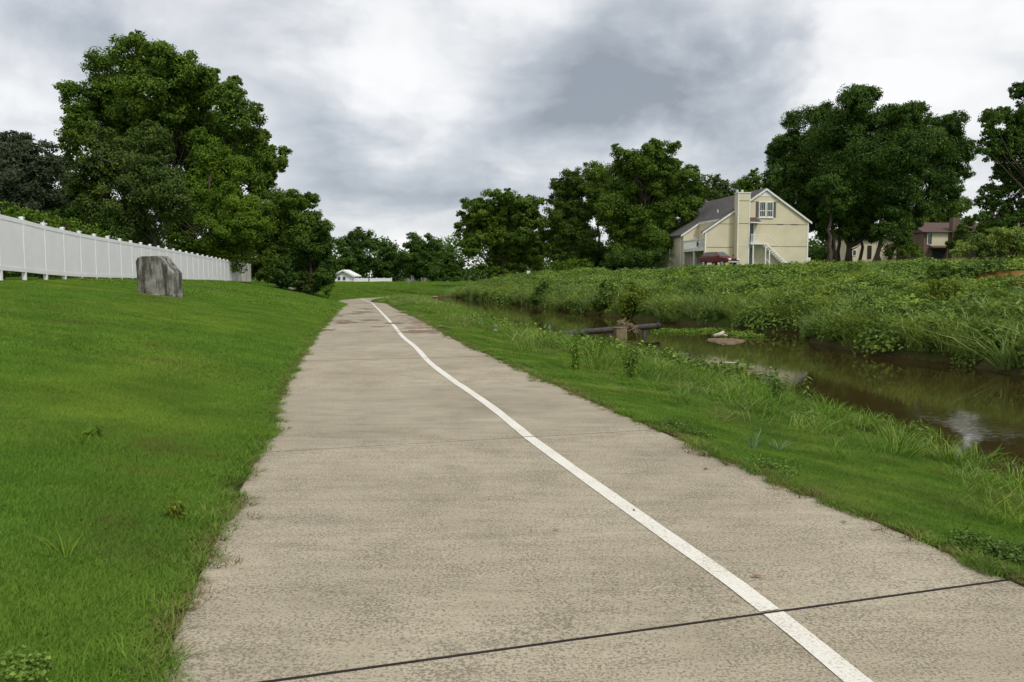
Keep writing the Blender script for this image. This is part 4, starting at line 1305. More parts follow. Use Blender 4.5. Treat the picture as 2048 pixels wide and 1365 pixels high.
    for z, x0, x1, m_ in ((H(496), 1.0, X(865), 'seam'), (H(496), X(1090), W - 0.14, 'seam'), (H(735), 0.14, X(865), 'seam'), (H(722), X(1245), W - 0.14, 'seam'), (H(268), X(1010), X(1100), 'seam'), (H(268), X(1325), X(1365), 'seam')):
        mb = MB(); mb.box((x0, -0.02, z - 0.025), (x1, -0.004, z + 0.025)); mb.build('belt_seam', MAT[m_], root)
    mb = MB(); mb.box((X(1340), -0.026, H(496) - 0.045), (X(1410), -0.02, H(496) + 0.035)); mb.build('gap', MAT['dark'], root)
    mb = MB(); mb.box((X(1495), -0.026, H(496) - 0.045), (X(1580), -0.02, H(496) + 0.035)); mb.build('gap', MAT['dark'], root)
    # chimney tower
    cx0, cx1 = X(868), X(1000); ct = H(192)
    mb = MB(); mb.box((cx0, -0.95, -0.4), (cx1, -0.05, ct)); chim = mb.build('chimney', MAT['stucco'], root)
    mb = MB(); mb.box((cx0 - 0.06, -1.01, ct), (cx1 + 0.06, 0.02, ct + 0.10)); mb.build('chimney_cap', MAT['white'], chim)
    for x in (cx0, cx1 - 0.12):
        mb = MB(); mb.box((x, -0.985, -0.4), (x + 0.12, -0.953, ct)); mb.build('corner_board', MAT['white'], chim)
    for z in (H(496), H(715), H(268)):
        mb = MB(); mb.box((cx0 + .13, -0.97, z - 0.03), (cx1 - .13, -0.955, z + 0.03)); mb.build('belt_seam', MAT['seam' if z != H(715) else 'white'], chim)
    for x in (cx0 + 0.1, cx0 + 0.7):
        mb = MB(); mb.tube([(x, -0.45, ct + 0.1), (x, -0.45, ct + 0.42)], [0.16, 0.14], 10); mb.build('flue', MAT['stone'], chim)
    # attic window with shutters
    wx0, wx1, wz0, wz1 = X(1138), X(1292), H(425), H(265)
    fr = MB()
    m = 0.5 * (wx0 + wx1)
    for a, b in ((wx0, m - 0.03), (m + 0.03, wx1)):
        fr.box((a, -0.08, wz0), (a + 0.09, -0.004, wz1)); fr.box((b - 0.09, -0.08, wz0), (b, -0.004, wz1))
        fr.box((a + .09, -0.08, wz1 - 0.10), (b - .09, -0.004, wz1)); fr.box((a + .09, -0.08, wz0), (b - .09, -0.004, wz0 + 0.10))
        zm = H(358); fr.box((a + .09, -0.07, zm - 0.04), (b - .09, -0.004, zm + 0.04))
    win = fr.build('window', MAT['white'], root)
    for a, b in ((wx0, m - 0.03), (m + 0.03, wx1)):
        for z0, z1 in ((wz0 + 0.10, H(358) - 0.04), (H(358) + 0.04, wz1 - 0.10)):
            g = MB(); g.box((a + 0.09, -0.035, z0), (b - 0.09, -0.005, z1)); g.build('pane', MAT['glass'], win)
            for q in (0.33, 0.66):
                gx = a + 0.09 + (b - a - 0.18) * q
                g = MB(); g.box((gx - 0.012, -0.045, z0), (gx + 0.012, -0.036, z1)); g.build('glazing_bar', MAT['white'], win)
    mb = MB(); mb.box((wx0 - 0.05, -0.12, wz0 - 0.10), (wx1 + 0.05, -0.004, wz0 - 0.003)); mb.build('sill', MAT['white'], win)
    for a, b in ((X(1104), X(1130)), (X(1298), X(1322))):
        sm = MB(); sm.box((a, -0.05, wz0), (b, -0.004, wz1))
        shut = sm.build('shutter', MAT['shutter'], root)
        for k in range(12):
            z = wz0 + 0.08 + k * (wz1 - wz0 - 0.16) / 11
            sl = MB(); sl.box((a + 0.03, -0.062, z - 0.03), (b - 0.03, -0.051, z + 0.03)); sl.build('slat', MAT['shutter'], shut)
    # doors
    for z0, z1 in ((H(684), H(500)), (H(912), H(735))):
        x0, x1 = X(1020), X(1080)
        m2 = MB(); m2.box((x0, -0.05, z0), (x1, -0.004, z1)); dr = m2.build('door', MAT['teal'], root)
        m2 = MB(); m2.box((x0 - 0.10, -0.07, z0), (x0 - .003, -0.004, z1 + 0.1)); m2.box((x1 + .003, -0.07, z0), (x1 + 0.14, -0.004, z1 + 0.1)); m2.box((x0 - .003, -0.07, z1), (x1 + .003, -0.004, z1 + 0.1)); m2.build('door_frame', MAT['white'], dr)
        m2 = MB(); m2.box((x0 + 0.08, -0.06, z0 + 0.25), (x1 - 0.12, -0.051, z1 - 0.12)); m2.build('door_glass', MAT['glass'], dr)
    # small roof over the upper door
    ax0, ax1 = X(1002), X(1128); az0, az1 = H(488), H(428)
    m2 = MB(); m2.hexa([(ax0, -1.1, az0), (ax1, -1.1, az0), (ax1, -0.03, az0), (ax0, -0.03, az0), (ax0, -1.1, az0 + 0.07), (ax1, -1.1, az0 + 0.07), (ax1 - 0.25, -0.03, az1), (ax0, -0.03, az1)])
    aw = m2.build('awning', MAT['brownroof'], root)
    m2 = MB(); m2.box((ax0 - .02, -1.14, az0 - 0.04), (ax1 + 0.02, -1.103, az0 + 0.08)); m2.build('fascia', MAT['white'], aw)
    # stair: landing, stringers, treads, rails, posts
    lz = H(690); lx0, lx1 = X(1005), X(1176); sx1 = X(1440); LY0, LY1 = -1.25, -0.06
    m2 = MB(); m2.box((lx0, LY0, lz - 0.2), (lx1, LY1, lz)); stair = m2.build('stair_landing', MAT['white'], root)
    for y in (LY0, LY1 - 0.06):
        m2 = MB(); m2.hexa([(lx1, y, lz - 0.30), (sx1, y, -0.35), (sx1, y + 0.06, -0.35), (lx1, y + 0.06, lz - 0.30), (lx1, y, lz - 0.02), (sx1, y, -0.07), (sx1, y + 0.06, -0.07), (lx1, y + 0.06, lz - 0.02)])
        m2.build('stringer', MAT['white'], stair)
    for k in range(12):
        t = (k + 0.7) / 12.4; x = lx1 + (sx1 - lx1) * t; z = lz + (-0.02 - lz) * t
        m2 = MB(); m2.box((x - 0.13, LY0 + 0.065, z - 0.05), (x + 0.13, LY1 - 0.065, z)); m2.build('tread', MAT['white'], stair)
    for y in (LY0 + 0.03,):
        m2 = MB()
        m2.tube([(lx0, y, lz + 0.9), (lx1, y, lz + 0.9), (sx1 + 0.3, y, 0.75), (sx1 + 0.3, y, -0.1)], 0.035, 6)
        m2.tube([(lx0, y, lz + 0.08), (X(1090), y, lz + 0.08)], 0.03, 6)
        hr = m2.build('handrail', MAT['white'], stair)
        for k in range(7):
            x = lx0 + 0.05 + k * 0.14
            b = MB(); b.box((x - 0.018, y - 0.018, lz), (x + 0.018, y + 0.018, lz + 0.88)); b.build('baluster', MAT['white'], hr)
    for x in (X(1035), X(1170), X(1213)):
        zt = lz - 0.2 if x < lx1 else lz - 0.55
        m2 = MB(); m2.box((x - 0.06, LY0 + 0.07, -0.4), (x + 0.06, LY0 + 0.19, zt)); m2.build('post', MAT['white'], stair)
    m2 = MB(); m2.tube([(X(1170), LY0 + 0.1, 0.75), (X(1225), LY0 + 0.1, 0.1)], 0.05, 6); m2.build('brace', MAT['white'], stair)
    # things on the far side that stick out past the gable: small balcony and cooling unit
    m2 = MB(); m2.box((W + 0.003, 1.5, H(700)), (W + 0.62, 4.5, H(595))); m2.build('side_balcony', MAT['white'], root)
    m2 = MB(); m2.box((W + 0.10, 0.6, -0.3), (W + 0.75, 1.5, H(835))); o = m2.build('cooling_unit', MAT['white'], root, False, 0.04)
    # leaning pole and downpipe at the far side wall
    m2 = MB(); m2.tube([(-0.05, 7.4, LZ - 0.2), (-0.05, 7.4, -0.3)], 0.05, 6); m2.build('downpipe', MAT['white'], root)
    m2 = MB(); m2.tube([(-0.08, LEN - 6, LZ - 0.3), (-0.6, LEN - 7.5, -0.3)], 0.045, 6); m2.build('downpipe', MAT['white'], root)
    # dark star hung on the balcony
    st = MB(); pts = []
    for k in range(10):
        a = math.pi / 2 + k * math.pi / 5; rr = 0.48 if k % 2 == 0 else 0.13
        pts.append((rr * math.cos(a), rr * math.sin(a)))
    vs = [(-0.09, 0, 0)] + [(0, q[0], q[1]) for q in pts] + [(0.03, q[0], q[1]) for q in pts]
    fs = [(0, 1 + (k + 1) % 10, 1 + k) for k in range(10)] + [(1 + k, 1 + (k + 1) % 10, 11 + (k + 1) % 10, 11 + k) for k in range(10)] + [tuple(range(11, 21))]
    st.add(vs, fs)
    so = st.build('star_ornament', MAT['star'])
    M4 = Matrix.Translation(root.location) @ Matrix.Rotation(R(9), 4, 'Z')
    so.matrix_world = M4 @ Matrix.Translation((-0.06, 2.0, bz + 0.56)) @ Matrix.Rotation(R(14), 4, 'X')
    tag(so, 'dark five-pointed star hung on the white balcony railing of the cream house', 'ornament')
    return root, M4


house, HM = build_house()


def build_car():
    root = empty('red_car'); tag(root, 'dark red car with round hood and pale windscreen parked before the cream house', 'car')
    # local: x along the car (front +x), y across, z up
    prof = [(-2.15, 0.42), (-2.2, 0.75), (-2.05, 1.02), (-1.0, 1.06), (1.0, 1.04), (1.75, 0.95), (2.12, 0.80), (2.18, 0.42)]
    mb = MB(); mb.prism(prof, -0.86, 0.86); body = mb.build('body', MAT['carred'], root, False, 0.07)
    # cabin tapers upwards
    mb = MB()
    b0 = [(-1.95, -0.80), (0.95, -0.80), (0.95, 0.80), (-1.95, 0.80)]; t0 = [(-1.35, -0.62), (0.20, -0.62), (0.20, 0.62), (-1.35, 0.62)]
    mb.hexa([(x, y, 1.03) for x, y in b0] + [(x, y, 1.55) for x, y in t0]); mb.build('cabin', MAT['carred'], root, False, 0.06)
    def pane(name, pts, mat):
        c = np.mean(pts, 0); n = np.cross(np.array(pts[1]) - pts[0], np.array(pts[2]) - pts[0]); n = n / np.linalg.norm(n)
        inn = [c + (np.array(q) - c) * 0.86 for q in pts]
        m2 = MB(); m2.hexa([tuple(q - n * 0.02) for q in inn] + [tuple(q + n * 0.018) for q in inn]); m2.build(name, mat, root)
    B = [(x, y, 1.05) for x, y in b0]; T_ = [(x, y, 1.53) for x, y in t0]
    pane('windscreen', [B[1], B[2], T_[2], T_[1]], MAT['shutter'])
    pane('rear_window', [B[3], B[0], T_[0], T_[3]], MAT['glass'])
    pane('side_window', [B[0], B[1], T_[1], T_[0]], MAT['glass'])
    pane('side_window', [B[2], B[3], T_[3], T_[2]], MAT['glass'])
    for x in (-1.35, 1.35):
        for y in (-0.80, 0.80):
            m2 = MB(); m2.tube([(x, y - 0.11, 0.33), (x, y + 0.11, 0.33)], 0.33, 18)
            w = m2.build('wheel', MAT['tyre'], root)
            m2 = MB(); m2.tube([(x, y - 0.125, 0.33), (x, y + 0.125, 0.33)], 0.19, 14); m2.build('rim', MAT['chrome'], w)
    for y in (-0.60, 0.60):
        m2 = MB(); m2.box((2.02, y - 0.18, 0.66), (2.19, y + 0.18, 0.82)); m2.build('headlight', MAT['lens'], root, False, 0.03)
    m2 = MB(); m2.box((2.10, -0.38, 0.58), (2.20, 0.38, 0.80)); m2.build('grille', MAT['dark'], root)
    m2 = MB(); m2.box((2.08, -0.84, 0.36), (2.27, 0.84, 0.54)); m2.build('bumper', MAT['chrome'], root, False, 0.04)
    m2 = MB(); m2.box((0.55, -0.98, 1.02), (0.72, -0.84, 1.15)); m2.build('mirror', MAT['carred'], root, False, 0.02)
    p = at(1437, 533, 86.5)
    z = max(Zs(p[0], p[1]), house.location[2] - 0.2)
    root.location = (p[0], p[1], EYE + (HOR - 533.5) / F * 86.5)
    root.rotation_euler = (0, 0, R(-58))
    m3 = MB(); m3.box((-0.35, -0.2, 0), (0.35, 0.2, 0.75)); m3.box((-0.06, -0.05, 0.75), (0.06, 0.05, 1.3))
    g = m3.build('utility_box', MAT['dark'], None, False, 0.03)
    q = at(1466, 531, 86.2)
    g.location = (q[0], q[1], root.location[2]); tag(g, 'dark knee-high box with a short post beside the red car', 'utility box')


build_car()


def simple_house(name, label, u0, u1, vb, ve, vr, D, rz, wall, roofm, depth=9.0, openings=(), gable=False, cat='house'):
    """a house whose front runs from column u0 to u1, foot on row vb, eaves on row ve, ridge on row vr"""
    p0 = at(u0, vb, D); p1 = at(u1, vb, D)
    w = p1[0] - p0[0]; s = D / F
    he = (vb - ve) * s; hr = (vb - vr) * s
    root = empty(name, tuple(p0), rz); tag(root, label, cat)
    mb = MB()
    if gable:
        mb.prism([(0, -2.0), (w, -2.0), (w, he), (w / 2, hr), (0, he)], 0, depth)
        mb.build('wall', MAT[wall], root)
        k = (hr - he) / (w / 2)
        for sx in (0, 1):
            m2 = MB(); xa, xb = ((-0.4, w / 2) if sx == 0 else (w / 2, w + 0.4))
            f = lambda x: hr - abs(x - w / 2) * k + 0.02
            m2.hexa([(xa, -0.4, f(xa)), (xb, -0.4, f(xb)), (xb, depth + .4, f(xb)), (xa, depth + .4, f(xa)), (xa, -0.4, f(xa) + .18), (xb, -0.4, f(xb) + .18), (xb, depth + .4, f(xb) + .18), (xa, depth + .4, f(xa) + .18)])
            rf = m2.build('roof', MAT[roofm], root)
            m2 = MB(); m2.hexa([(xa, -0.46, f(xa) - .12), (xb, -0.46, f(xb) - .12), (xb, -0.405, f(xb) - .12), (xa, -0.405, f(xa) - .12), (xa, -0.46, f(xa) + .2), (xb, -0.46, f(xb) + .2), (xb, -0.405, f(xb) + .2), (xa, -0.405, f(xa) + .2)])
            m2.build('bargeboard', MAT['white'], rf)
    else:
        mb.box((0, 0, -2.0), (w, depth, he)); mb.build('wall', MAT[wall], root)
        m2 = MB(); m2.hexa([(-0.4, -0.6, he + .02), (w + .4, -0.6, he + .02), (w + .4, depth + .6, he + .02), (-0.4, depth + .6, he + .02), (-0.3, depth / 2 - .05, hr), (w + .3, depth / 2 - .05, hr), (w + .3, depth / 2 + .05, hr), (-0.3, depth / 2 + .05, hr)])
        m2.build('roof', MAT[roofm], root)
    for (kind, a, b, c, d, mt) in openings:     # columns a..b, rows c (top)..d (bottom)
        x0, x1 = (a - u0) * s, (b - u0) * s; z0, z1 = (vb - d) * s, (vb - c) * s
        m2 = MB(); m2.box((x0, -0.10, z0), (x1, -0.003, z1)); o = m2.build(kind, MAT[mt], root)
        if kind == 'window':
            m2 = MB(); m2.box((x0 + .12, -0.13, z0 + .12), (x1 - .12, -0.101, z1 - .12)); m2.build('pane', MAT['glass'], o)
    return root, s


h2, s2 = simple_house('brown_roofed_house', 'brown-roofed brick and cream house half hidden beyond the grassy rise', 1846, 2030, 522, 466, 443, 128, 0, 'brick', 'brownroof', 9,
                      [('siding_panel', 1858, 1893, 466, 494, 'stucco'), ('window', 1852, 1861, 467, 490, 'white'), ('door', 1864, 1892, 500, 519, 'dark'), ('window', 1935, 1960, 470, 492, 'white'), ('window', 1985, 2005, 470, 492, 'white')])
for x0, x1, top in ((1899, 1912, 437), (1957, 1965, 440)):
    mb = MB(); mb.box(((x0 - 1846) * s2, -0.5, -2), ((x1 - 1846) * s2, 0.6, (522 - top) * s2)); mb.build('chimney', MAT['brick'], h2)
mb = MB(); a, b = (1857 - 1846) * s2, (1894 - 1846) * s2; z = (522 - 494) * s2
mb.hexa([(a, -1.3, z - .25), (b, -1.3, z - .25), (b, -0.12, z - .25), (a, -0.12, z - .25), (a, -1.3, z - .15), (b, -1.3, z - .15), (b, -0.12, z + .15), (a, -0.12, z + .15)]); mb.build('porch_roof', MAT['brownroof'], h2)
simple_house('edge_house', 'cream and brick house end showing at the very edge of the picture', 2034, 2120, 522, 455, 430, 118, 0, 'brick', 'brownroof', 9, [('siding_panel', 2037, 2062, 458, 485, 'stucco'), ('window', 2040, 2050, 460, 482, 'white')])
simple_house('pale_gable_house', 'pale gabled house peeping between the trunks and the brown-roofed house', 1788, 1828, 522, 474, 459, 140, 0, 'stucco', 'brownroof', 8, [('window', 1796, 1806, 480, 496, 'white')], gable=True)
simple_house('pale_house', 'pale cream house glimpsed between the bare trunks', 1700, 1772, 520, 478, 462, 136, 0, 'stucco', 'brownroof', 8, [('window', 1704, 1712, 500, 512, 'white'), ('door', 1734, 1742, 492, 518, 'dark'), ('window', 1752, 1762, 486, 502, 'white')])
simple_house('hidden_house', 'small grey-white house front half hidden under the olive and ragged trees', 1192, 1228, 535, 515, 503, 118, 0, 'white', 'shingle', 7, [('window', 1198, 1204, 519, 530, 'dark'), ('door', 1212, 1218, 518, 535, 'dark')], gable=True)
simple_house('white_shed', 'small white metal shed with pale roof at the far end of the meadow', 667, 706, 566, 552, 542, 150, 0, 'vinyl', 'vinyl', 6, [('window', 676, 681, 554, 560, 'shutter'), ('window', 686, 691, 554, 560, 'shutter')], gable=True, cat='shed')


def meadow_fence():
    D = 150
    p = at(708, 566, D); s = D / F
    root = empty('meadow_fence', tuple(p)); tag(root, 'low white panel fence running from the shed across the far meadow', 'fence')
    n = 5; w = (783 - 708) * s / n
    for k in range(n + 1):
        mb = MB(); mb.box((k * w - 0.08, -0.08, -0.6), (k * w + 0.08, 0.08, 0.98)); mb.build('post', MAT['vinyl'] if k != 2 else MAT['bark'], root)
        if k < n:
            mb = MB(); mb.box((k * w + 0.08, -0.03, -0.3), ((k + 1) * w - 0.08, 0.03, 0.86)); mb.build('panel', MAT['vinyl'], root)


meadow_fence()
for (u, v, wpx, hpx, D, lab) in ((817, 566, 8, 10, 135, 'grey far concrete post block at the head of the meadow row'), (848, 562, 13, 9, 150, 'widest pale concrete block at the far meadow\'s tree edge'),
                                 (895, 563, 6, 5, 140, 'tiny pale block beneath the darkest far tree'), (825, 557, 6, 12, 165, 'tall thin grey block close to the far trees')):
    p = at(u, v, D); s = D / F
    mb = MB(); w = wpx * s / 2; h = hpx * s
    mb.prism([(-w, -0.6), (-w, h * 0.9), (-w * 0.8, h), (w * 0.3, h), (w, h * 0.6), (w, -0.6)], -0.35, 0.35)
    o = mb.build('concrete_block', MAT['block'], None, False, 0.03); o.location = (p[0], p[1], Zs(p[0], p[1])); tag(o, lab, 'concrete block', 'concrete blocks in the meadow')
# small white utility marker on the far bank
p = at(1057, 553, 100)
mb = MB(); mb.box((-0.04, -0.04, -0.3), (0.04, 0.04, 0.9)); o = mb.build('marker_post', MAT['white']); o.location = (p[0], p[1], Zs(p[0], p[1])); tag(o, 'thin white marker post with a small plate on the far bank', 'marker post')
mb = MB(); mb.box((-0.22, -0.06, 0.62), (0.22, -0.041, 0.98)); mb.build('plate', MAT['white'], o)


# ------------------------------------------------------------------ creek: pipe, pier, bars, debris
def build_creek():
    a = hit(1082, 672, -0.52); b = hit(1318, 652, -0.40)
    mb = MB(); n = 14
    d = b - a
    mb.tube([a - d * 0.06 + np.array([0, 0, -0.05])] + [a + d * t for t in np.linspace(0, 1, n)], 0.115, 14)
    o = mb.build('black_pipe', MAT['pipe'], None, True); tag(o, 'long black pipe crossing the creek through a square concrete pier', 'pipe')
    dn = unit(d)
    for t in (0.30, 0.985):
        c = a + d * t
        m2 = MB(); m2.tube([c - dn * 0.07, c + dn * 0.07], 0.138, 14); m2.build('pipe_collar', MAT['pipe'], o)
    p = hit(1228, 672, WATER_Z); c = a + d * ((1228 - 1082) / 236.0)
    m2 = MB(); m2.box((-0.30, -0.24, -0.9), (0.30, 0.24, 0.30)); m2.box((-0.32, -0.26, 0.302), (0.32, 0.26, 0.33))
    q = m2.build('concrete_pier', MAT['pier'], None, False, 0.02); q.location = (c[0], c[1], c[2] - 0.24); q.rotation_euler = (0, 0, math.atan2(d[1], d[0]))
    tag(q, 'square brown-stained concrete pier holding the black pipe in mid creek', 'pier')
    c2 = a + d * 0.86
    m2 = MB(); m2.tube([(0, 0, -0.9), (0, 0, -0.14)], [0.12, 0.10], 8); q = m2.build('pipe_support', MAT['pipe'], None, True); q.location = tuple(c2); tag(q, 'stubby dark support under the far end of the black pipe', 'pipe support')
    # flood debris caught against the pier
    r = np.random.default_rng(90); m2 = MB()
    for k in range(40):
        sx = r.uniform(-0.3, 0.45); s0 = np.array([sx, r.normal() * 0.15, 0.10 - sx * 0.55 + r.uniform(-0.12, 0.08)]); e = unit(r.normal(size=3) * np.array([1, 0.6, 0.6])) * r.uniform(0.25, 0.6)
        m2.tube([s0 - e * 0.5, s0 + r.normal(size=3) * 0.05, s0 + e * 0.5], [0.016, 0.013, 0.006], 4)
    q = m2.build('flood_debris', MAT['wood']); q.location = tuple(c + unit(d) * 0.62 + np.array([0, 0.0, 0.0])); tag(q, 'tangle of brown sticks and reeds snagged against the pier', 'debris')
    # bars and islands
    def bar(name, label, u, v, wpx, hpx, mat, h, cat, seed):
        p = hit(u, v, WATER_Z); s = p[1] / F
        rx = wpx * s / 2; ry = max(0.3, (hit(u, v - hpx / 2, WATER_Z)[1] - hit(u, v + hpx / 2, WATER_Z)[1]) / 2)
        r = np.random.default_rng(seed); vs = [(0, 0, h)]; fs = []
        n = 28; rings = 5
        w = [1 + 0.22 * math.sin(3 * t + seed) + 0.12 * math.sin(7 * t) for t in np.linspace(0, 2 * math.pi, n, endpoint=False)]
        for q in range(1, rings + 1):
            for k in range(n):
                th = 2 * math.pi * k / n; f = q / rings
                vs.append((rx * f * w[k] * math.cos(th), ry * f * w[k] * math.sin(th), h * (1 - f**1.7) - 0.05 * (f == 1) + r.normal() * 0.012 * (f < 1)))
        for k in range(n): fs.append((0, 1 + k, 1 + (k + 1) % n))
        for q in range(rings - 1):
            for k in range(n):
                k2 = (k + 1) % n; fs.append((1 + q * n + k, 1 + (q + 1) * n + k, 1 + (q + 1) * n + k2, 1 + q * n + k2))
        o = mesh_np(name, vs, fs, mat, None, True); o.location = (p[0], p[1], WATER_Z); tag(o, label, cat)
        return p, s, rx, ry
    bar('sand_bar', 'low brown sand bar in the creek beyond the pier', 1452, 683, 74, 10, MAT['sand'], 0.10, 'sand bar', 1)
    P2 = bar('mud_island', 'dark mossy mud island by the near bank with a stick lying on it', 1462, 741, 74, 20, MAT['sand'], 0.09, 'mud island', 2)
    # pale driftwood on the sand bar, plank afloat, stick on the island
    p = hit(1440, 676, WATER_Z)
    m2 = MB(); m2.tube([(-0.25, 0, 0.08), (0, 0, 0.14), (0.16, 0, 0.24)], [0.07, 0.08, 0.05], 7); m2.tube([(0.0, 0, 0.14), (0.3, 0.05, 0.08)], [0.05, 0.03], 6)
    o = m2.build('driftwood_piece', MAT['palewood'], None, True); o.location = tuple(p); tag(o, 'pale forked driftwood stump lying on the brown sand bar', 'driftwood')
    p = hit(1582, 661, WATER_Z)
    m2 = MB(); m2.box((-0.28, -0.10, -0.02), (0.28, 0.10, 0.06)); o = m2.build('floating_plank', MAT['palewood'], None, False, 0.015); o.location = tuple(p); o.rotation_euler = (0, 0.03, R(6)); tag(o, 'short pale plank afloat under the far bank', 'plank')
    p = hit(1455, 735, WATER_Z)
    m2 = MB(); m2.tube([(-0.33, 0, 0.10), (0, 0.02, 0.13), (0.30, 0.0, 0.11)], [0.018, 0.02, 0.012], 6); o = m2.build('fallen_stick', MAT['palewood'], None, True); o.location = tuple(p); tag(o, 'pale straight stick lying across the mossy mud island', 'stick')


build_creek()


def build_mat(name, label, pts, n, leaf, mat, seed, h=0.05):
    r = np.random.default_rng(seed)
    c = []
    for (u, v, w, hh) in pts:
        for _ in range(n):
            p = hit(u + np.clip(r.normal(), -2, 2) * w * 0.4, v + np.clip(r.normal(), -2, 2) * hh * 0.4, WATER_Z)
            c.append(p + np.array([0, 0, 0.01 + h * r.random()]))
    c = np.array(c); N = len(c)
    V, Fq = leaf_quads(c, unit(r.normal(size=(N, 3)) * 0.35 + np.array([0, 0, 1])), leaf * r.uniform(0.7, 1.4, N), leaf * 0.8 * r.uniform(0.7, 1.3, N), r)
    o = mesh_np(name, V, Fq, LEAF[mat]); tag(o, label, 'water weed', kind='stuff')


build_mat('water_weed', 'green mat of water weed trailing across the creek past the pipe', [(1335, 664, 40, 5), (1380, 664, 50, 5), (1425, 662, 50, 4), (1465, 669, 50, 4), (1500, 674, 34, 3)], 420, 0.09, 'verge', 401, 0.09)
build_mat('island_moss', 'dark mossy growth on the mud island', [(1462, 741, 46, 9)], 700, 0.045, 'weed', 402, 0.12)


# pale rubble and debris heap on the near bank upstream of the pipe
def build_rubble():
    r = np.random.default_rng(33)
    spots = [(943, 641), (952, 645), (961, 649), (969, 652), (958, 652), (976, 656), (986, 660), (993, 664), (991, 668), (1000, 667), (1020, 672), (1034, 674), (1044, 675), (1012, 670)]
    words = ['first grey-white stone at the upstream end of the bank rubble', 'second small stone of the rubble from its upstream end', 'angular grey stone, third along the bank rubble',
             'flat pale stone, fourth along the bank rubble', 'half-buried stone on the path side of the rubble\'s middle', 'grey stone just past the middle of the bank rubble',
             'pale stone before the largest white one', 'largest white stone in the bank rubble', 'chalky stone at the foot of the largest white one', 'small chip beside the largest white stone',
             'low stone after the white group, nearer the pipe', 'flat pale stone second from the pipe end', 'last pale stone beside the pipe\'s buried end', 'small stone between the white group and the pipe end']
    for k, (u, v) in enumerate(spots):
        p = on_ground(u, v)
        sz = (0.12 if k != 7 else 0.19) * r.uniform(0.75, 1.3)
        phi = (1 + 5**0.5) / 2
        base = np.array([(-1, phi, 0), (1, phi, 0), (-1, -phi, 0), (1, -phi, 0), (0, -1, phi), (0, 1, phi), (0, -1, -phi), (0, 1, -phi), (phi, 0, -1), (phi, 0, 1), (-phi, 0, -1), (-phi, 0, 1)])
        base = unit(base) * r.uniform(0.7, 1.15, (12, 1)) * np.array([1.2, 0.9, 0.7]) * sz
        fs = [(0, 11, 5), (0, 5, 1), (0, 1, 7), (0, 7, 10), (0, 10, 11), (1, 5, 9), (5, 11, 4), (11, 10, 2), (10, 7, 6), (7, 1, 8), (3, 9, 4), (3, 4, 2), (3, 2, 6), (3, 6, 8), (3, 8, 9), (4, 9, 5), (2, 4, 11), (6, 2, 10), (8, 6, 7), (9, 8, 1)]
        o = mesh_np('rubble_stone', base, fs, MAT['stone']); o.location = (p[0], p[1], p[2] + sz * 0.25 + 0.10); o.rotation_euler = (0, 0, r.uniform(0, 6))
        tag(o, words[k], 'stone', 'pale rubble on the near creek bank')
    p = on_ground(1018, 662)
    m2 = MB()
    for k in range(60):
        s0 = r.normal(size=3) * np.array([0.45, 0.4, 0.10]) + np.array([0, 0, 0.12]); e = unit(r.normal(size=3) * np.array([1, 1, 0.25])) * r.uniform(0.3, 0.8)
        m2.tube([s0 - e * 0.5, s0 + r.normal(size=3) * 0.04, s0 + e * 0.5], [0.018, 0.015, 0.007], 4)
    o = m2.build('stick_heap', MAT['wood']); o.location = tuple(p); tag(o, 'heap of brown flood sticks on the near bank between rubble and pipe', 'stick heap')


build_rubble()


# dirt washed over the far path and its right edge
def build_dirt():
    r = np.random.default_rng(44)
    patches = [(845, 655, 50, 14), (820, 634, 40, 12), (838, 645, 30, 10), (805, 625, 26, 7), (870, 664, 26, 7), (695, 646, 34, 4), (740, 642, 22, 2.5), (755, 655, 16, 2), (705, 629, 22, 2), (735, 619, 22, 1.8), (725, 625, 26, 1.6),
               (790, 648, 22, 3), (830, 665, 50, 3), (660, 662, 18, 3), (680, 632, 10, 4)]
    V, Fa = [], []
    for (u, v, w, h) in patches:
        p = on_path(u, v); s = p[1] / F
        for _ in range(int(5 + w * 0.6)):
            q = on_path(u + r.normal() * w * 0.33, v + r.normal() * h * 0.33)
            rad = r.uniform(0.04, 0.20) * (1 if w > 20 else 0.6)
            n = 9; b = len(V)
            z = float(zp_raw(q[1])) + 0.016
            V.append((q[0], q[1], z + 0.012))
            for k in range(n):
                th = 2 * math.pi * k / n; rr = rad * r.uniform(0.6, 1.2)
                V.append((q[0] + rr * 1.6 * math.cos(th), q[1] + rr * math.sin(th), z))
            for k in range(n): Fa.append((b, b + 1 + k, b + 1 + (k + 1) % n))
    o = mesh_np('washed_dirt', V, Fa, MAT['dirt']); tag(o, 'brown dirt and litter washed over the far path along its creek edge', 'dirt', kind='stuff')
    # dead leaves lying on the near slabs
    for (u, v, sz, lab) in ((1514, 1160, 0.05, 'curled tan dead leaf on the concrete near the painted line\'s outer side'), (1412, 942, 0.05, 'flat brown dead leaf on the concrete towards the right verge'), (1268, 1026, 0.025, 'small brown leaf fragment lying on the white painted line'),
                            (1112, 1066, 0.03, 'tiny dark leaf scrap on the path\'s middle slab'), (1688, 1050, 0.04, 'russet leaf at the concrete\'s grassy edge')):
        p = on_path(u, v)
        vs = [(-1, 0, 0.1), (-0.3, -0.4, 0.25), (0.5, -0.35, 0.3), (1, 0, 0.6), (0.5, 0.35, 0.3), (-0.3, 0.4, 0.25), (0.1, 0, 0.05)]
        vs = [(a * sz * 0.65, b * sz * 0.65, c * sz * 0.5) for a, b, c in vs]
        o = mesh_np('dead_leaf', vs, [(0, 1, 6), (1, 2, 6), (2, 3, 6), (3, 4, 6), (4, 5, 6), (5, 0, 6)], MAT['deadleaf'])
        o.location = (p[0], p[1], p[2] + 0.018); o.rotation_euler = (0, 0, r.uniform(0, 6)); tag(o, lab, 'dead leaf', 'dead leaves on the path')


build_dirt()


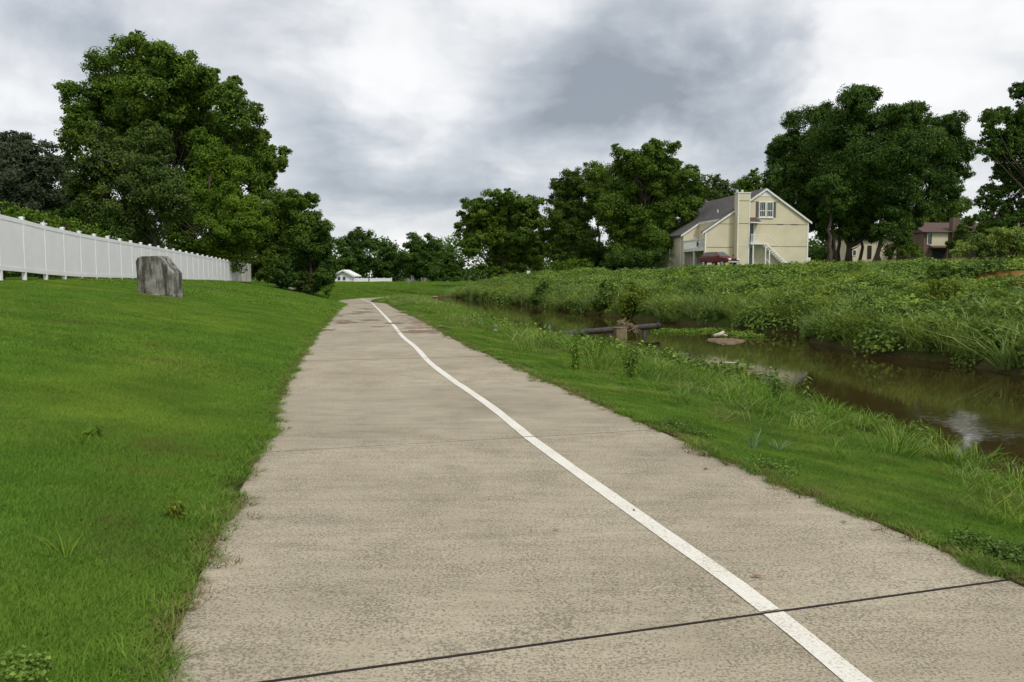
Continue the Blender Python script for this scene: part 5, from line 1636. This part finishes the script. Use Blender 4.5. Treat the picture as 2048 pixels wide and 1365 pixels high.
# ------------------------------------------------------------------ grasses and weeds
def blades(N, radius, h, w, r, lean=0.45, segs=2, arch=0.3, base=None, clump=False):
    """N bent tapering blades; verts and tri/quad faces as quads (tips pinched)"""
    if base is None:
        a = r.uniform(0, 2 * math.pi, N); rr = radius * np.sqrt(r.random(N))
        base = np.stack([rr * np.cos(a), rr * np.sin(a), np.zeros(N)], 1)
    az = r.uniform(0, 2 * math.pi, N)
    if clump: az = np.arctan2(base[:, 1], base[:, 0]) + r.normal(size=N) * 0.7
    dr = np.stack([np.cos(az), np.sin(az), np.zeros(N)], 1)
    hh = h[0] + (h[1] - h[0]) * r.random(N)
    ln = np.abs(r.normal(size=N)) * lean
    tw = az + math.pi / 2 + r.normal(size=N) * 0.5
    sd = np.stack([np.cos(tw), np.sin(tw), np.zeros(N)], 1)
    rows = []
    for k in range(segs + 1):
        t = k / segs
        c = base + dr * (hh * (ln * t + arch * t * t * r.uniform(0.6, 1.4, N)))[:, None]
        c[:, 2] += hh * (t - 0.30 * np.clip(ln + arch, 0, 1.2) * t * t)
        wk = (w * (1 - 0.25 * t) if k < segs else w * 0.06) * r.uniform(0.8, 1.2, N)
        rows.append(np.stack([c - sd * (wk * 0.5)[:, None], c + sd * (wk * 0.5)[:, None]], 1))
    V = np.stack(rows, 1).reshape(N, -1, 3)
    m = V.shape[1]
    f = []
    for k in range(segs): f.append([2 * k, 2 * k + 1, 2 * k + 3, 2 * k + 2])
    f = np.array(f)
    Fq = (f[None] + (np.arange(N) * m)[:, None, None]).reshape(-1, 4)
    return V.reshape(-1, 3), Fq


def src(name, V, Fq, mat):
    """a plant used by the scatters below; it stays out of the scene itself"""
    me = bpy.data.meshes.new(name)
    V = np.asarray(V, np.float32)
    me.vertices.add(len(V)); me.vertices.foreach_set('co', V.ravel())
    me.loops.add(Fq.size); me.loops.foreach_set('vertex_index', Fq.astype(np.int32).ravel())
    me.polygons.add(len(Fq)); me.polygons.foreach_set('loop_start', np.arange(0, Fq.size, 4, dtype=np.int32)); me.polygons.foreach_set('loop_total', np.full(len(Fq), 4, dtype=np.int32))
    me.update(calc_edges=True)
    me.materials.append(mat)
    return bpy.data.objects.new(name, me)


def join(parts):
    V, Fq, n = [], [], 0
    for v, f in parts:
        V.append(v); Fq.append(f + n); n += len(v)
    return np.concatenate(V), np.concatenate(Fq)


def scatter(name, label, cat, x, y, scale, sources, r, tilt=True, zoff=0.0, flatten=None, idx=None):
    """one object of kind stuff: plants set on the land at x, y"""
    N = len(x)
    z = Z(x, y) + zoff
    e = 0.25
    gx = (Z(x + e, y) - Z(x - e, y)) / (2 * e); gy = (Z(x, y + e) - Z(x, y - e)) / (2 * e)
    if not tilt: gx = gx * 0; gy = gy * 0
    gx = np.clip(gx, -0.7, 0.7); gy = np.clip(gy, -0.7, 0.7)
    n = unit(np.stack([-gx, -gy, np.ones(N)], 1))
    a = r.uniform(0, 2 * math.pi, N)
    t = np.stack([np.cos(a), np.sin(a), np.zeros(N)], 1)
    t = unit(t - n * np.sum(t * n, 1)[:, None]); b = np.cross(n, t)
    # columns t, b, n -> XYZ euler
    ry = -np.arcsin(np.clip(t[:, 2], -1, 1)); rx = np.arctan2(b[:, 2], n[:, 2]); rz = np.arctan2(t[:, 1], t[:, 0])
    rot = np.stack([rx, ry, rz], 1).astype(np.float32)
    me = bpy.data.meshes.new(name)
    me.vertices.add(N)
    me.vertices.foreach_set('co', np.stack([x, y, z], 1).astype(np.float32).ravel())
    A = me.attributes.new('rot', 'FLOAT_VECTOR', 'POINT'); A.data.foreach_set('vector', rot.ravel())
    A = me.attributes.new('scl', 'FLOAT', 'POINT'); A.data.foreach_set('value', np.asarray(scale, np.float32))
    A = me.attributes.new('pick', 'INT', 'POINT'); A.data.foreach_set('value', (r.integers(0, len(sources), N) if idx is None else idx).astype(np.int32))
    me.update()
    o = bpy.data.objects.new(name, me); COL.objects.link(o)
    for s in sources:
        if s.data.materials[0].name not in [m.name for m in me.materials]: me.materials.append(s.data.materials[0])
    ng = bpy.data.node_groups.new(name + '_scatter', 'GeometryNodeTree')
    ng.interface.new_socket('Geometry', in_out='INPUT', socket_type='NodeSocketGeometry')
    ng.interface.new_socket('Geometry', in_out='OUTPUT', socket_type='NodeSocketGeometry')
    Nn, L = ng.nodes.new, ng.links.new
    gi, go = Nn('NodeGroupInput'), Nn('NodeGroupOutput')
    jn = Nn('GeometryNodeJoinGeometry')
    for s in sources:
        oi = Nn('GeometryNodeObjectInfo'); oi.inputs['Object'].default_value = s
        g2 = Nn('GeometryNodeGeometryToInstance')
        L(oi.outputs['Geometry'], g2.inputs[0]); L(g2.outputs[0], jn.inputs[0])
    ip = Nn('GeometryNodeInstanceOnPoints')
    L(gi.outputs[0], ip.inputs['Points']); L(jn.outputs[0], ip.inputs['Instance'])
    ip.inputs['Pick Instance'].default_value = True

    def attr(nm, typ):
        q = Nn('GeometryNodeInputNamedAttribute'); q.data_type = typ; q.inputs['Name'].default_value = nm
        return q.outputs['Attribute']
    L(attr('pick', 'INT'), ip.inputs['Instance Index'])
    er = Nn('FunctionNodeEulerToRotation'); L(attr('rot', 'FLOAT_VECTOR'), er.inputs[0]); L(er.outputs[0], ip.inputs['Rotation'])
    L(attr('scl', 'FLOAT'), ip.inputs['Scale'])
    L(ip.outputs[0], go.inputs[0])
    m = o.modifiers.new('scatter', 'NODES'); m.node_group = ng
    tag(o, label, cat, kind='stuff')
    return o


def rand_area(n, x0, x1, y0, y1, r):
    return r.uniform(x0, x1, n), r.uniform(y0, y1, n)


def inview(x, y, pad=0.12):
    return (np.abs(x) < (y + 1.5) * (1024 / F) * (1 + pad) + 1.2)


gr = np.random.default_rng(99)
lawn_near = [src('lawn_tuft', *blades(1100, 0.25, (0.025, 0.065), 0.0036, gr, 0.6), LEAF['lawn']) for _ in range(3)]
lawn_mid = [src('lawn_sward', *blades(1000, 0.48, (0.035, 0.07), 0.008, gr, 0.55), LEAF['lawn']) for _ in range(3)]
lawn_far = [src('lawn_sweep', *blades(700, 1.25, (0.05, 0.10), 0.034, gr, 0.5), LEAF['lawn']) for _ in range(2)]
verge_near = [src('verge_tuft', *blades(800, 0.25, (0.04, 0.12), 0.004, gr, 0.6, 2, 0.45), LEAF['verge']) for _ in range(3)]
verge_mid = [src('verge_sward', *blades(600, 0.42, (0.07, 0.18), 0.008, gr, 0.6, 2, 0.45), LEAF['verge']) for _ in range(3)]
edge_tuft = [src('edge_tuft', *blades(46, 0.07, (0.03, 0.10), 0.0055, gr, 0.8, 2, 0.5), LEAF['verge']), src('edge_tuft', *blades(34, 0.06, (0.02, 0.07), 0.005, gr, 0.9, 2, 0.5), LEAF['dry'])]
tall_tuft = [src('tall_tuft', *blades(72, 0.30, (0.22, 0.90), 0.017, gr, 0.6, 4, 0.45), LEAF['bank']) for _ in range(4)]
wild_tuft = [src('wild_tuft', *blades(44, 0.15, (0.08, 0.36), 0.005, gr, 0.6, 4, 0.6), LEAF['bank' if q == 0 else 'verge']) for q in range(3)]
dry_tuft = [src('dry_tuft', *blades(40, 0.14, (0.08, 0.30), 0.005, gr, 0.6, 3, 0.6, clump=True), LEAF['dry'])]
mid_tuft = [src('mid_tuft', *blades(70, 0.16, (0.14, 0.38), 0.010, gr, 0.45, 3, 0.5, clump=True), LEAF['verge']) for _ in range(3)]


def mound(N, rad, h, leaf, r, mat, name):
    a = r.uniform(0, 2 * math.pi, N); q = np.sqrt(r.random(N))
    hz = h * (1 - q**2) * (0.55 + 0.6 * r.random(N)) + 0.03
    c = np.stack([rad * q * np.cos(a), rad * q * np.sin(a), hz], 1)
    n = unit(np.stack([np.cos(a) * q * 0.5, np.sin(a) * q * 0.5, np.ones(N)], 1) + r.normal(size=(N, 3)) * 0.45)
    V, Fq = leaf_quads(c, n, leaf * r.uniform(0.7, 1.4, N), leaf * 0.75 * r.uniform(0.7, 1.3, N), r)
    return src(name, V, Fq, mat)


leafy = [mound(230, 0.6, 0.36, 0.095, gr, LEAF['weed'], 'leafy_mound') for _ in range(3)]
small_leafy = [mound(90, 0.16, 0.16, 0.038, gr, LEAF['weed'], 'clover_mound') for _ in range(2)]


SHRUB_SPOTS = [gu(1268, 46.2) + (1.0,), gu(1212, 49.5) + (1.0,), gu(1085, 64) + (1.0,), gu(1885, 29.5) + (1.6,), gu(1880, 28) + (1.4,), gu(2010, 20.5) + (0.7,)]


def clear_of_shrubs(x, y):
    k = np.ones(len(x), bool)
    for (a, b, q) in SHRUB_SPOTS: k &= np.hypot(x - a, y - b) > q
    return k


def build_grass():
    r = np.random.default_rng(123)
    # left lawn, near: fine blades
    n = 9000
    x, y = rand_area(n, -9.5, 0.2, 1.4, 10.5, r)
    k = (x < pathL(y) - 0.20 + (vnoise(x * 3, y * 3, 2) - 0.5) * 0.22) & inview(x, y)
    x, y = x[k], y[k]
    scatter('lawn_grass', 'fine mown lawn grass beside the near path', 'grass', x, y, r.uniform(0.75, 1.25, len(x)) * (0.75 + 0.5 * vnoise(x * 0.7, y * 0.7, 4)), lawn_near, r)
    n = 12000
    x, y = rand_area(n, -24, -1, 9.5, 34, r)
    k = (x < pathL(y) - 0.28 + (vnoise(x * 2, y * 2, 2) - 0.5) * 0.3) & inview(x, y) & (x > fenceX(y) - 3)
    x, y = x[k], y[k]
    scatter('lawn_grass', 'mown lawn grass spreading from the path to the concrete block', 'grass', x, y, r.uniform(0.75, 1.2, len(x)), lawn_mid, r)
    n = 6500
    x, y = rand_area(n, -40, -5, 32, 96, r)
    k = (x < pathL(y) - 0.7) & inview(x, y) & (x > fenceX(y) - 2)
    x, y = x[k], y[k]
    scatter('lawn_grass', 'far mown lawn grass below the fence end and dark trees', 'grass', x, y, r.uniform(0.7, 1.15, len(x)), lawn_far, r)
    n = 3000
    x, y = rand_area(n, -48, 0, 92, 152, r)
    k = (x < creekN(y) - 1) & inview(x, y)
    x, y = x[k], y[k]
    scatter('meadow_grass', 'bright meadow grass beyond the bend of the path', 'grass', x, y, r.uniform(1.0, 1.6, len(x)), lawn_far, r)
    n = 900
    x, y = rand_area(n, -8, 0, 2, 14, r)
    k = (x < pathL(y) - 0.25) & inview(x, y) & (r.random(n) < smooth(0.50, 0.70, vnoise(x * 0.9, y * 0.9, 101)))
    x, y = x[k], y[k]
    scatter('lawn_thatch', 'dry thatch blades showing through worn patches of the near lawn', 'grass', x, y, r.uniform(0.18, 0.36, len(x)), dry_tuft, r)
    n = 500
    x, y = rand_area(n, -12, 0, 2, 22, r)
    k = (x < pathL(y) - 0.2) & inview(x, y) & (r.random(n) < smooth(0.55, 0.75, vnoise(x * 0.7, y * 0.7, 111)))
    x, y = x[k], y[k]
    scatter('lawn_clover', 'small clover leaves scattered through the mown lawn', 'clover', x, y, r.uniform(0.22, 0.4, len(x)), small_leafy, r)
    # verge between path and creek
    n = 9000
    x, y = rand_area(n, 0.2, 8.5, 2.6, 12.5, r)
    wv = np.clip((x - pathR(y)) / (creekN(y) - pathR(y)), -1, 2)
    k = (x > pathR(y) + 0.10 + (vnoise(x * 3, y * 3, 6) - 0.5) * 0.25) & (wv < 0.985) & inview(x, y)
    x, y, wv = x[k], y[k], wv[k]
    scatter('verge_grass', 'lush uncut verge grass between the near path and the creek', 'grass', x, y, (0.5 + 0.35 * wv) * r.uniform(0.8, 1.25, len(x)) * (0.7 + 0.6 * vnoise(x, y, 14)), verge_near, r)
    n = 9000
    x, y = rand_area(n, -9, 8, 11.5, 45, r)
    wv = np.clip((x - pathR(y)) / (creekN(y) - pathR(y)), -1, 2)
    k = (x > pathR(y) + 0.25 + (vnoise(x * 2, y * 2, 6) - 0.5) * 0.3) & (wv < 0.98) & inview(x, y)
    x, y, wv = x[k], y[k], wv[k]
    scatter('verge_grass', 'uncut verge grass beside the middle stretch of path', 'grass', x, y, (0.45 + 0.4 * smooth(0.35, 0.9, wv)) * r.uniform(0.8, 1.2, len(x)), verge_mid, r)
    n = 2600
    x, y = rand_area(n, -17, 0, 44, 104, r)
    wv = np.clip((x - pathR(y)) / (creekN(y) - pathR(y)), -1, 2)
    k = (((x > pathR(y) + 0.5) & (y < 97)) | (y > 97)) & (x < creekN(y)) & inview(x, y)
    x, y, wv = x[k], y[k], wv[k]
    scatter('verge_grass', 'far verge grass and weeds where path and creek run together', 'grass', x, y, (0.9 + 1.6 * smooth(0.15, 0.6, wv)) * r.uniform(0.8, 1.2, len(x)), verge_mid, r)
    # ragged clumps along the creek side of the verge
    n = 5200
    x, y = rand_area(n, -10, 8.5, 5, 62, r)
    wv = (x - pathR(y)) / (creekN(y) - pathR(y))
    dens = smooth(0.42, 0.8, wv) * (0.25 + 0.75 * smooth(0.4, 0.6, vnoise(x * 0.9, y * 0.9, 21)))
    k = (wv < 1.0) & (r.random(n) < dens * 0.6) & inview(x, y)
    x, y = x[k], y[k]
    scatter('bank_tussocks', 'ragged tussocks along the near creek bank', 'grass', x, y, r.uniform(0.7, 1.4, len(x)), mid_tuft, r)
    n = 15000
    x, y = rand_area(n, -10, 9, 3, 70, r)
    wv = (x - pathR(y)) / (creekN(y) - pathR(y))
    dens = smooth(0.22, 0.65, wv) * (0.25 + 0.85 * smooth(0.38, 0.62, vnoise(x * 0.7, y * 0.7, 61)))
    k = (wv < 1.02) & (r.random(n) < dens * 0.75) & inview(x, y)
    x, y = x[k], y[k]
    scatter('wild_grass', 'long wild grass blades along the creek side of the verge', 'grass', x, y, r.uniform(0.5, 1.3, len(x)) * (1 + 0.012 * y + 0.55 * smooth(13, 19, y) * (1 - smooth(34, 42, y))), wild_tuft, r)
    n = 1500
    y = r.uniform(56, 96, n); x = pathR(y) + 0.35 + r.random(n)**1.3 * 7
    k = (x < creekN(y) + 0.2)
    x, y = x[k], y[k]
    scatter('bend_grass', 'taller rank grass on the creek side of the path where it bends out of sight', 'grass', x, y, r.uniform(0.45, 0.85, len(x)) * (0.5 + 0.7 * smooth(0.2, 2.5, x - pathR(y))), tall_tuft, r)
    n = 2600
    x, y = rand_area(n, -10, 9, 3, 60, r)
    wv = (x - pathR(y)) / (creekN(y) - pathR(y))
    k = (wv < 1.0) & (wv > 0.25) & (r.random(n) < smooth(0.5, 0.72, vnoise(x * 0.8, y * 0.8, 71))) & inview(x, y)
    x, y = x[k], y[k]
    scatter('dry_grass', 'straw-coloured dry grass among the green of the verge', 'grass', x, y, r.uniform(0.6, 1.2, len(x)), dry_tuft, r)
    n = 6000
    x, y = rand_area(n, -8, 9, 4, 45, r)
    wv = (x - pathR(y)) / (creekN(y) - pathR(y))
    k = (wv < 0.98) & (r.random(n) < smooth(0.40, 0.8, wv) * smooth(0.5, 0.7, vnoise(x * 0.6, y * 0.6, 81))) & inview(x, y)
    x, y = x[k], y[k]
    scatter('verge_weeds', 'low leafy weeds crowding the near creek bank', 'weeds', x, y, r.uniform(0.6, 1.5, len(x)) * (1 + 0.02 * y + 0.6 * smooth(12, 18, y) * (1 - smooth(30, 38, y))), small_leafy, r)
    # tufts creeping over the concrete's edges
    t = r.uniform(2.2, 40, 3400)**1.0
    side = r.random(len(t)) < 0.6
    off = np.abs(r.normal(size=len(t))) * 0.07 * (0.4 + 1.4 * vnoise(t * 1.7, side * 9.0, 31))
    tl = np.sqrt(1 + path_dir(t)**2)
    x = np.where(side, pathL(t) - 0.10 + off * tl, pathR(t) + 0.10 - off * tl)
    k = inview(x, t)
    x, t = x[k], t[k]
    scatter('edge_grass', 'short green and dry grass creeping over the concrete edges', 'grass', x, t, r.uniform(0.6, 1.3, len(x)), edge_tuft, r, zoff=0.0, idx=(r.random(len(x)) < 0.35).astype(int))
    # far bank: tall arching grass and leafy cover
    n = 12500
    x, y = rand_area(n, -14, 44, 12, 132, r)
    o = x - creekF(y)
    cutm = ((y > 25) & (y < 36) & (o > 6.0) & (o < 10.6)) | ~clear_of_shrubs(x, y)
    keep_house = ~((x > 19) & (x < 37) & (y > 84))
    a = vnoise(x * 0.22, y * 0.22, 41)
    isleaf = a > 0.52 + 0.22 * (1 - smooth(2, 5, o))
    k = (o > 0.25) & (o < 17 + 4 * vnoise(x * .1, y * .1, 3)) & inview(x, y, 0.2) & ~cutm & keep_house
    kg = k & (~isleaf | (r.random(n) < 0.45))
    s = (0.65 + 0.65 * vnoise(x * 0.45, y * 0.45, 51)) * r.uniform(0.75, 1.3, n) * (1.0 - 0.32 * smooth(2, 5, o) - 0.33 * smooth(6, 10, o))
    scatter('tall_grass', 'tall arching grass covering the far creek bank', 'grass', x[kg], y[kg], s[kg], tall_tuft, r, tilt=False)
    # leafy weeds and finer grass mixed through the lower slope
    m_ = 9000
    xw, yw = rand_area(m_, -12, 40, 12, 100, r)
    ow = xw - creekF(yw)
    kw = (ow > 0.15) & (ow < 6.5) & clear_of_shrubs(xw, yw) & inview(xw, yw, 0.2) & (r.random(m_) < smooth(0.32, 0.60, vnoise(xw * 0.5, yw * 0.5, 57)))
    scatter('bank_weeds', 'leafy weeds standing among the tall grass of the far bank', 'weeds', xw[kw], yw[kw], r.uniform(0.7, 1.5, kw.sum()), leafy, r, zoff=0.28)
    reeds = [src('reed_tuft', *blades(46, 0.25, (0.5, 1.35), 0.022, r, 0.5, 5, 0.8), LEAF['reed']) for _ in range(2)]
    m_ = 900
    yr = r.uniform(14, 70, m_); orr = r.uniform(0.4, 6.0, m_); xr = creekF(yr) + orr
    kr = inview(xr, yr, 0.2) & clear_of_shrubs(xr, yr) & (r.random(m_) < 0.1 + 0.9 * smooth(0.52, 0.68, vnoise(xr * 0.35, yr * 0.35, 77)))
    scatter('bank_reeds', 'pale reeds standing in clumps along the foot of the far bank', 'reeds', xr[kr], yr[kr], r.uniform(0.6, 1.1, kr.sum()), reeds, r, tilt=False)
    # waterline fringe drooping over the edge
    yy = r.uniform(10, 132, 900); oo = np.abs(r.normal(size=900)) * 0.7 + 0.12 + 0.5 * vnoise(yy * 0.6, yy * 0, 17)
    xx = creekF(yy) + oo
    kf = inview(xx, yy, 0.2) & clear_of_shrubs(xx, yy)
    scatter('waterline_grass', 'dense drooping grass fringe along the far waterline', 'grass', xx[kf], yy[kf], r.uniform(0.7, 1.35, kf.sum()), tall_tuft, r, tilt=False)
    n2 = 12000
    x, y = rand_area(n2, -10, 42, 16, 112, r)
    o = x - creekF(y)
    a = vnoise(x * 0.22, y * 0.22, 41)
    cutm = ((y > 25) & (y < 36) & (o > 6.6) & (o < 10.6)) | ~clear_of_shrubs(x, y)
    keep_house = ~((x > 19) & (x < 37) & (y > 84))
    kl = (o > 0.2) & (o < 16) & (a > 0.44 + 0.15 * (1 - smooth(2, 5, o))) & inview(x, y, 0.2) & ~cutm & keep_house
    x, y = x[kl], y[kl]
    scatter('leafy_creeper', 'leafy creeper and weeds matted over the far bank', 'ground cover', x, y, r.uniform(0.7, 1.35, len(x)) * (1 + 0.006 * y), leafy, r)
    # plateau grass
    n = 5200
    x, y = rand_area(n, 0, 62, 24, 118, r)
    o = x - creekF(y)
    k = (o > 11.5) & (o < 48) & inview(x, y, 0.2) & ~((x > 20.5) & (x < 36) & (y > 89))
    x, y = x[k], y[k]
    scatter('plateau_grass', 'rough grass on the rise around the houses', 'grass', x, y, r.uniform(0.25, 0.55, len(x)), tall_tuft, r, tilt=False)
    # clover in the verge
    cx, cy = [], []
    for (u, v, n, sp) in ((2010, 1125, 26, 0.16), (1950, 1105, 16, 0.14), (1340, 858, 18, 0.14), (1540, 945, 16, 0.16), (40, 1372, 9, 0.09), (1390, 880, 14, 0.14)):
        p = on_ground(u, v)
        cx += list(p[0] + r.normal(size=n) * sp); cy += list(p[1] + r.normal(size=n) * sp * 0.8)
    cx, cy = np.array(cx), np.array(cy)
    k = (cx < pathL(cy) - 0.05) | (cx > pathR(cy) + 0.05)
    scatter('clover', 'patches of clover leaves along the path edges', 'clover', cx[k], cy[k], r.uniform(0.35, 0.65, k.sum()), small_leafy, r)


build_grass()


# ------------------------------------------------------------------ single plants one can point at
def reed_plant(name, label, u, v, n, h, w, leafmat, seed, cat='plant', lean=0.3, arch=0.6, spread=0.08, segs=6):
    p = on_ground(u, v)
    r = np.random.default_rng(seed)
    root = empty(name, tuple(p)); tag(root, label, cat)
    V, Fq = blades(n, spread, h, w, r, lean, segs, arch, clump=True)
    half = max(1, n // 2)
    m = (segs + 1) * 2
    mesh_np('blades', V, Fq, LEAF[leafmat], root)
    mb = MB()
    for k in range(3):
        a = r.uniform(0, 6.28); hh = h[1] * r.uniform(0.5, 0.8)
        mb.tube([(0, 0, -0.02), (0.05 * math.cos(a), 0.05 * math.sin(a), hh * 0.5), (0.16 * math.cos(a), 0.16 * math.sin(a), hh)], [w * 0.3, w * 0.22, w * 0.1], 5)
    mb.build('stalk', LEAF[leafmat], root)
    return root


def leafy_weed(name, label, u, v, h, leaf, nleaf, leafmat, seed, stems=1, cat='weed'):
    p = on_ground(u, v)
    r = np.random.default_rng(seed)
    root = empty(name, tuple(p)); tag(root, label, cat)
    mb = MB(); cs, ns = [], []
    for s in range(stems):
        a = r.uniform(0, 6.28); l = r.uniform(0.02, 0.22) * (stems > 1)
        hh = h * r.uniform(0.75, 1.05)
        pts = [np.array([l * math.cos(a) * t * hh * 2 + (r.uniform(-1, 1) * 0.05 * (stems > 1)), l * math.sin(a) * t * hh * 2, hh * t]) for t in np.linspace(0, 1, 6)]
        mb.tube(pts, [0.010, 0.009, 0.008, 0.006, 0.004, 0.002], 5)
        for k in range(nleaf):
            t = 0.12 + 0.88 * k / nleaf
            c = pts[min(5, int(t * 5))] * (1 - (t * 5) % 1) + pts[min(5, int(t * 5) + 1)] * ((t * 5) % 1)
            az = k * 2.4 + r.normal() * 0.3
            d = np.array([math.cos(az), math.sin(az), 0.25])
            L = leaf * (1.15 - 0.6 * t)
            cs.append(c + d * L * 0.55); ns.append(np.array([-math.cos(az) * 0.35, -math.sin(az) * 0.35, 1.0]) + r.normal(size=3) * 0.15)
    cs = np.array(cs); ns = unit(np.array(ns))
    N = len(cs)
    # leaves point away from the stem
    V = []; Fq = []
    i = 0
    for c, n in zip(cs, ns):
        st = np.array([0, 0, c[2]]); t = c - st; t[2] -= 0.02; t = t / (np.linalg.norm(t) + 1e-6); b = np.cross(n, t); L = leaf * r.uniform(0.7, 1.1); W = L * 0.5
        V += [c - t * L * 0.5, c + b * W * 0.5 + n * 0.008, c + t * L * 0.5 - n * L * 0.15, c - b * W * 0.5 + n * 0.008]
        Fq.append([i, i + 1, i + 2, i + 3]); i += 4
    mb.build('stem', LEAF[leafmat], root)
    mesh_np('leaves', np.array(V), np.array(Fq), LEAF[leafmat], root)
    return root


reed_plant('water_reed', 'tall arching reed with broad blades standing at the water\'s edge', 1768, 855, 13, (0.55, 1.05), 0.030, 'bank', 301, 'reed', 0.45, 0.7, 0.06)
reed_plant('tall_grass_clump', 'big dark spiky grass clump on the bank before the pier', 1195, 742, 95, (0.35, 0.95), 0.011, 'verge', 302, 'grass clump', 0.4, 0.5, 0.30)
reed_plant('tall_grass_clump', 'pale grass clump arching over the pipe\'s near end', 1075, 672, 46, (0.4, 0.9), 0.022, 'bank', 303, 'grass clump', 0.4, 0.5, 0.3)
reed_plant('drooping_reed', 'broad drooping reed hanging from the far bank at the picture\'s edge', 2010, 742, 60, (0.8, 1.9), 0.032, 'reed', 304, 'reed', 0.5, 0.9, 0.18)
reed_plant('silver_plant', 'silvery spiked weed in the verge, the larger of the two', 1505, 905, 11, (0.18, 0.34), 0.008, 'silver', 305, 'weed', 0.3, 0.3, 0.05, 4)
reed_plant('silver_plant', 'low silvery weed just beyond the larger silvery one', 1552, 905, 10, (0.10, 0.22), 0.007, 'silver', 306, 'weed', 0.6, 0.5, 0.06, 4)
leafy_weed('tall_weed', 'single upright leafy weed with pale tiered leaves against the water', 1612, 830, 0.66, 0.13, 22, 'weed', 310)
leafy_weed('tall_weed', 'bushy dark weed on the bank between the upright weed and the mud island', 1550, 812, 0.62, 0.10, 26, 'weed', 311, 5)
leafy_weed('tall_weed', 'many-stemmed leafy weed on the bank below the pier', 1262, 760, 0.75, 0.11, 24, 'weed', 312, 7)
leafy_weed('tall_weed', 'leafy weed clump nearest the pipe on the path side', 1150, 745, 0.6, 0.10, 22, 'verge', 313, 6)
leafy_weed('yellow_weed', 'yellow-green low weed in the lawn beside the near path', 350, 1050, 0.13, 0.035, 12, 'yellow', 314, 16)
leafy_weed('lawn_weed', 'pale broad-leaved weed in the lawn\'s middle distance', 188, 885, 0.14, 0.09, 8, 'lime', 315, 3)
leafy_weed('creekside_weed', 'small dark leafy weed at the waterline by the stumpy bank', 1385, 748, 0.45, 0.09, 20, 'weed', 316, 4)
for (u, v, sd, lab) in ((165, 450 * 2, 320, 'coarse grass blade tuft in the lawn left of the yellow-green weed'), (270, 932, 321, 'coarse pale grass tuft in the lawn beyond the yellow-green weed'), (130, 1130, 322, 'thin arched grass tuft low in the lawn')):
    reed_plant('coarse_tuft', lab, u, v, 9, (0.10, 0.2), 0.008, 'lime', sd, 'grass tuft', 0.5, 0.5, 0.03, 4)
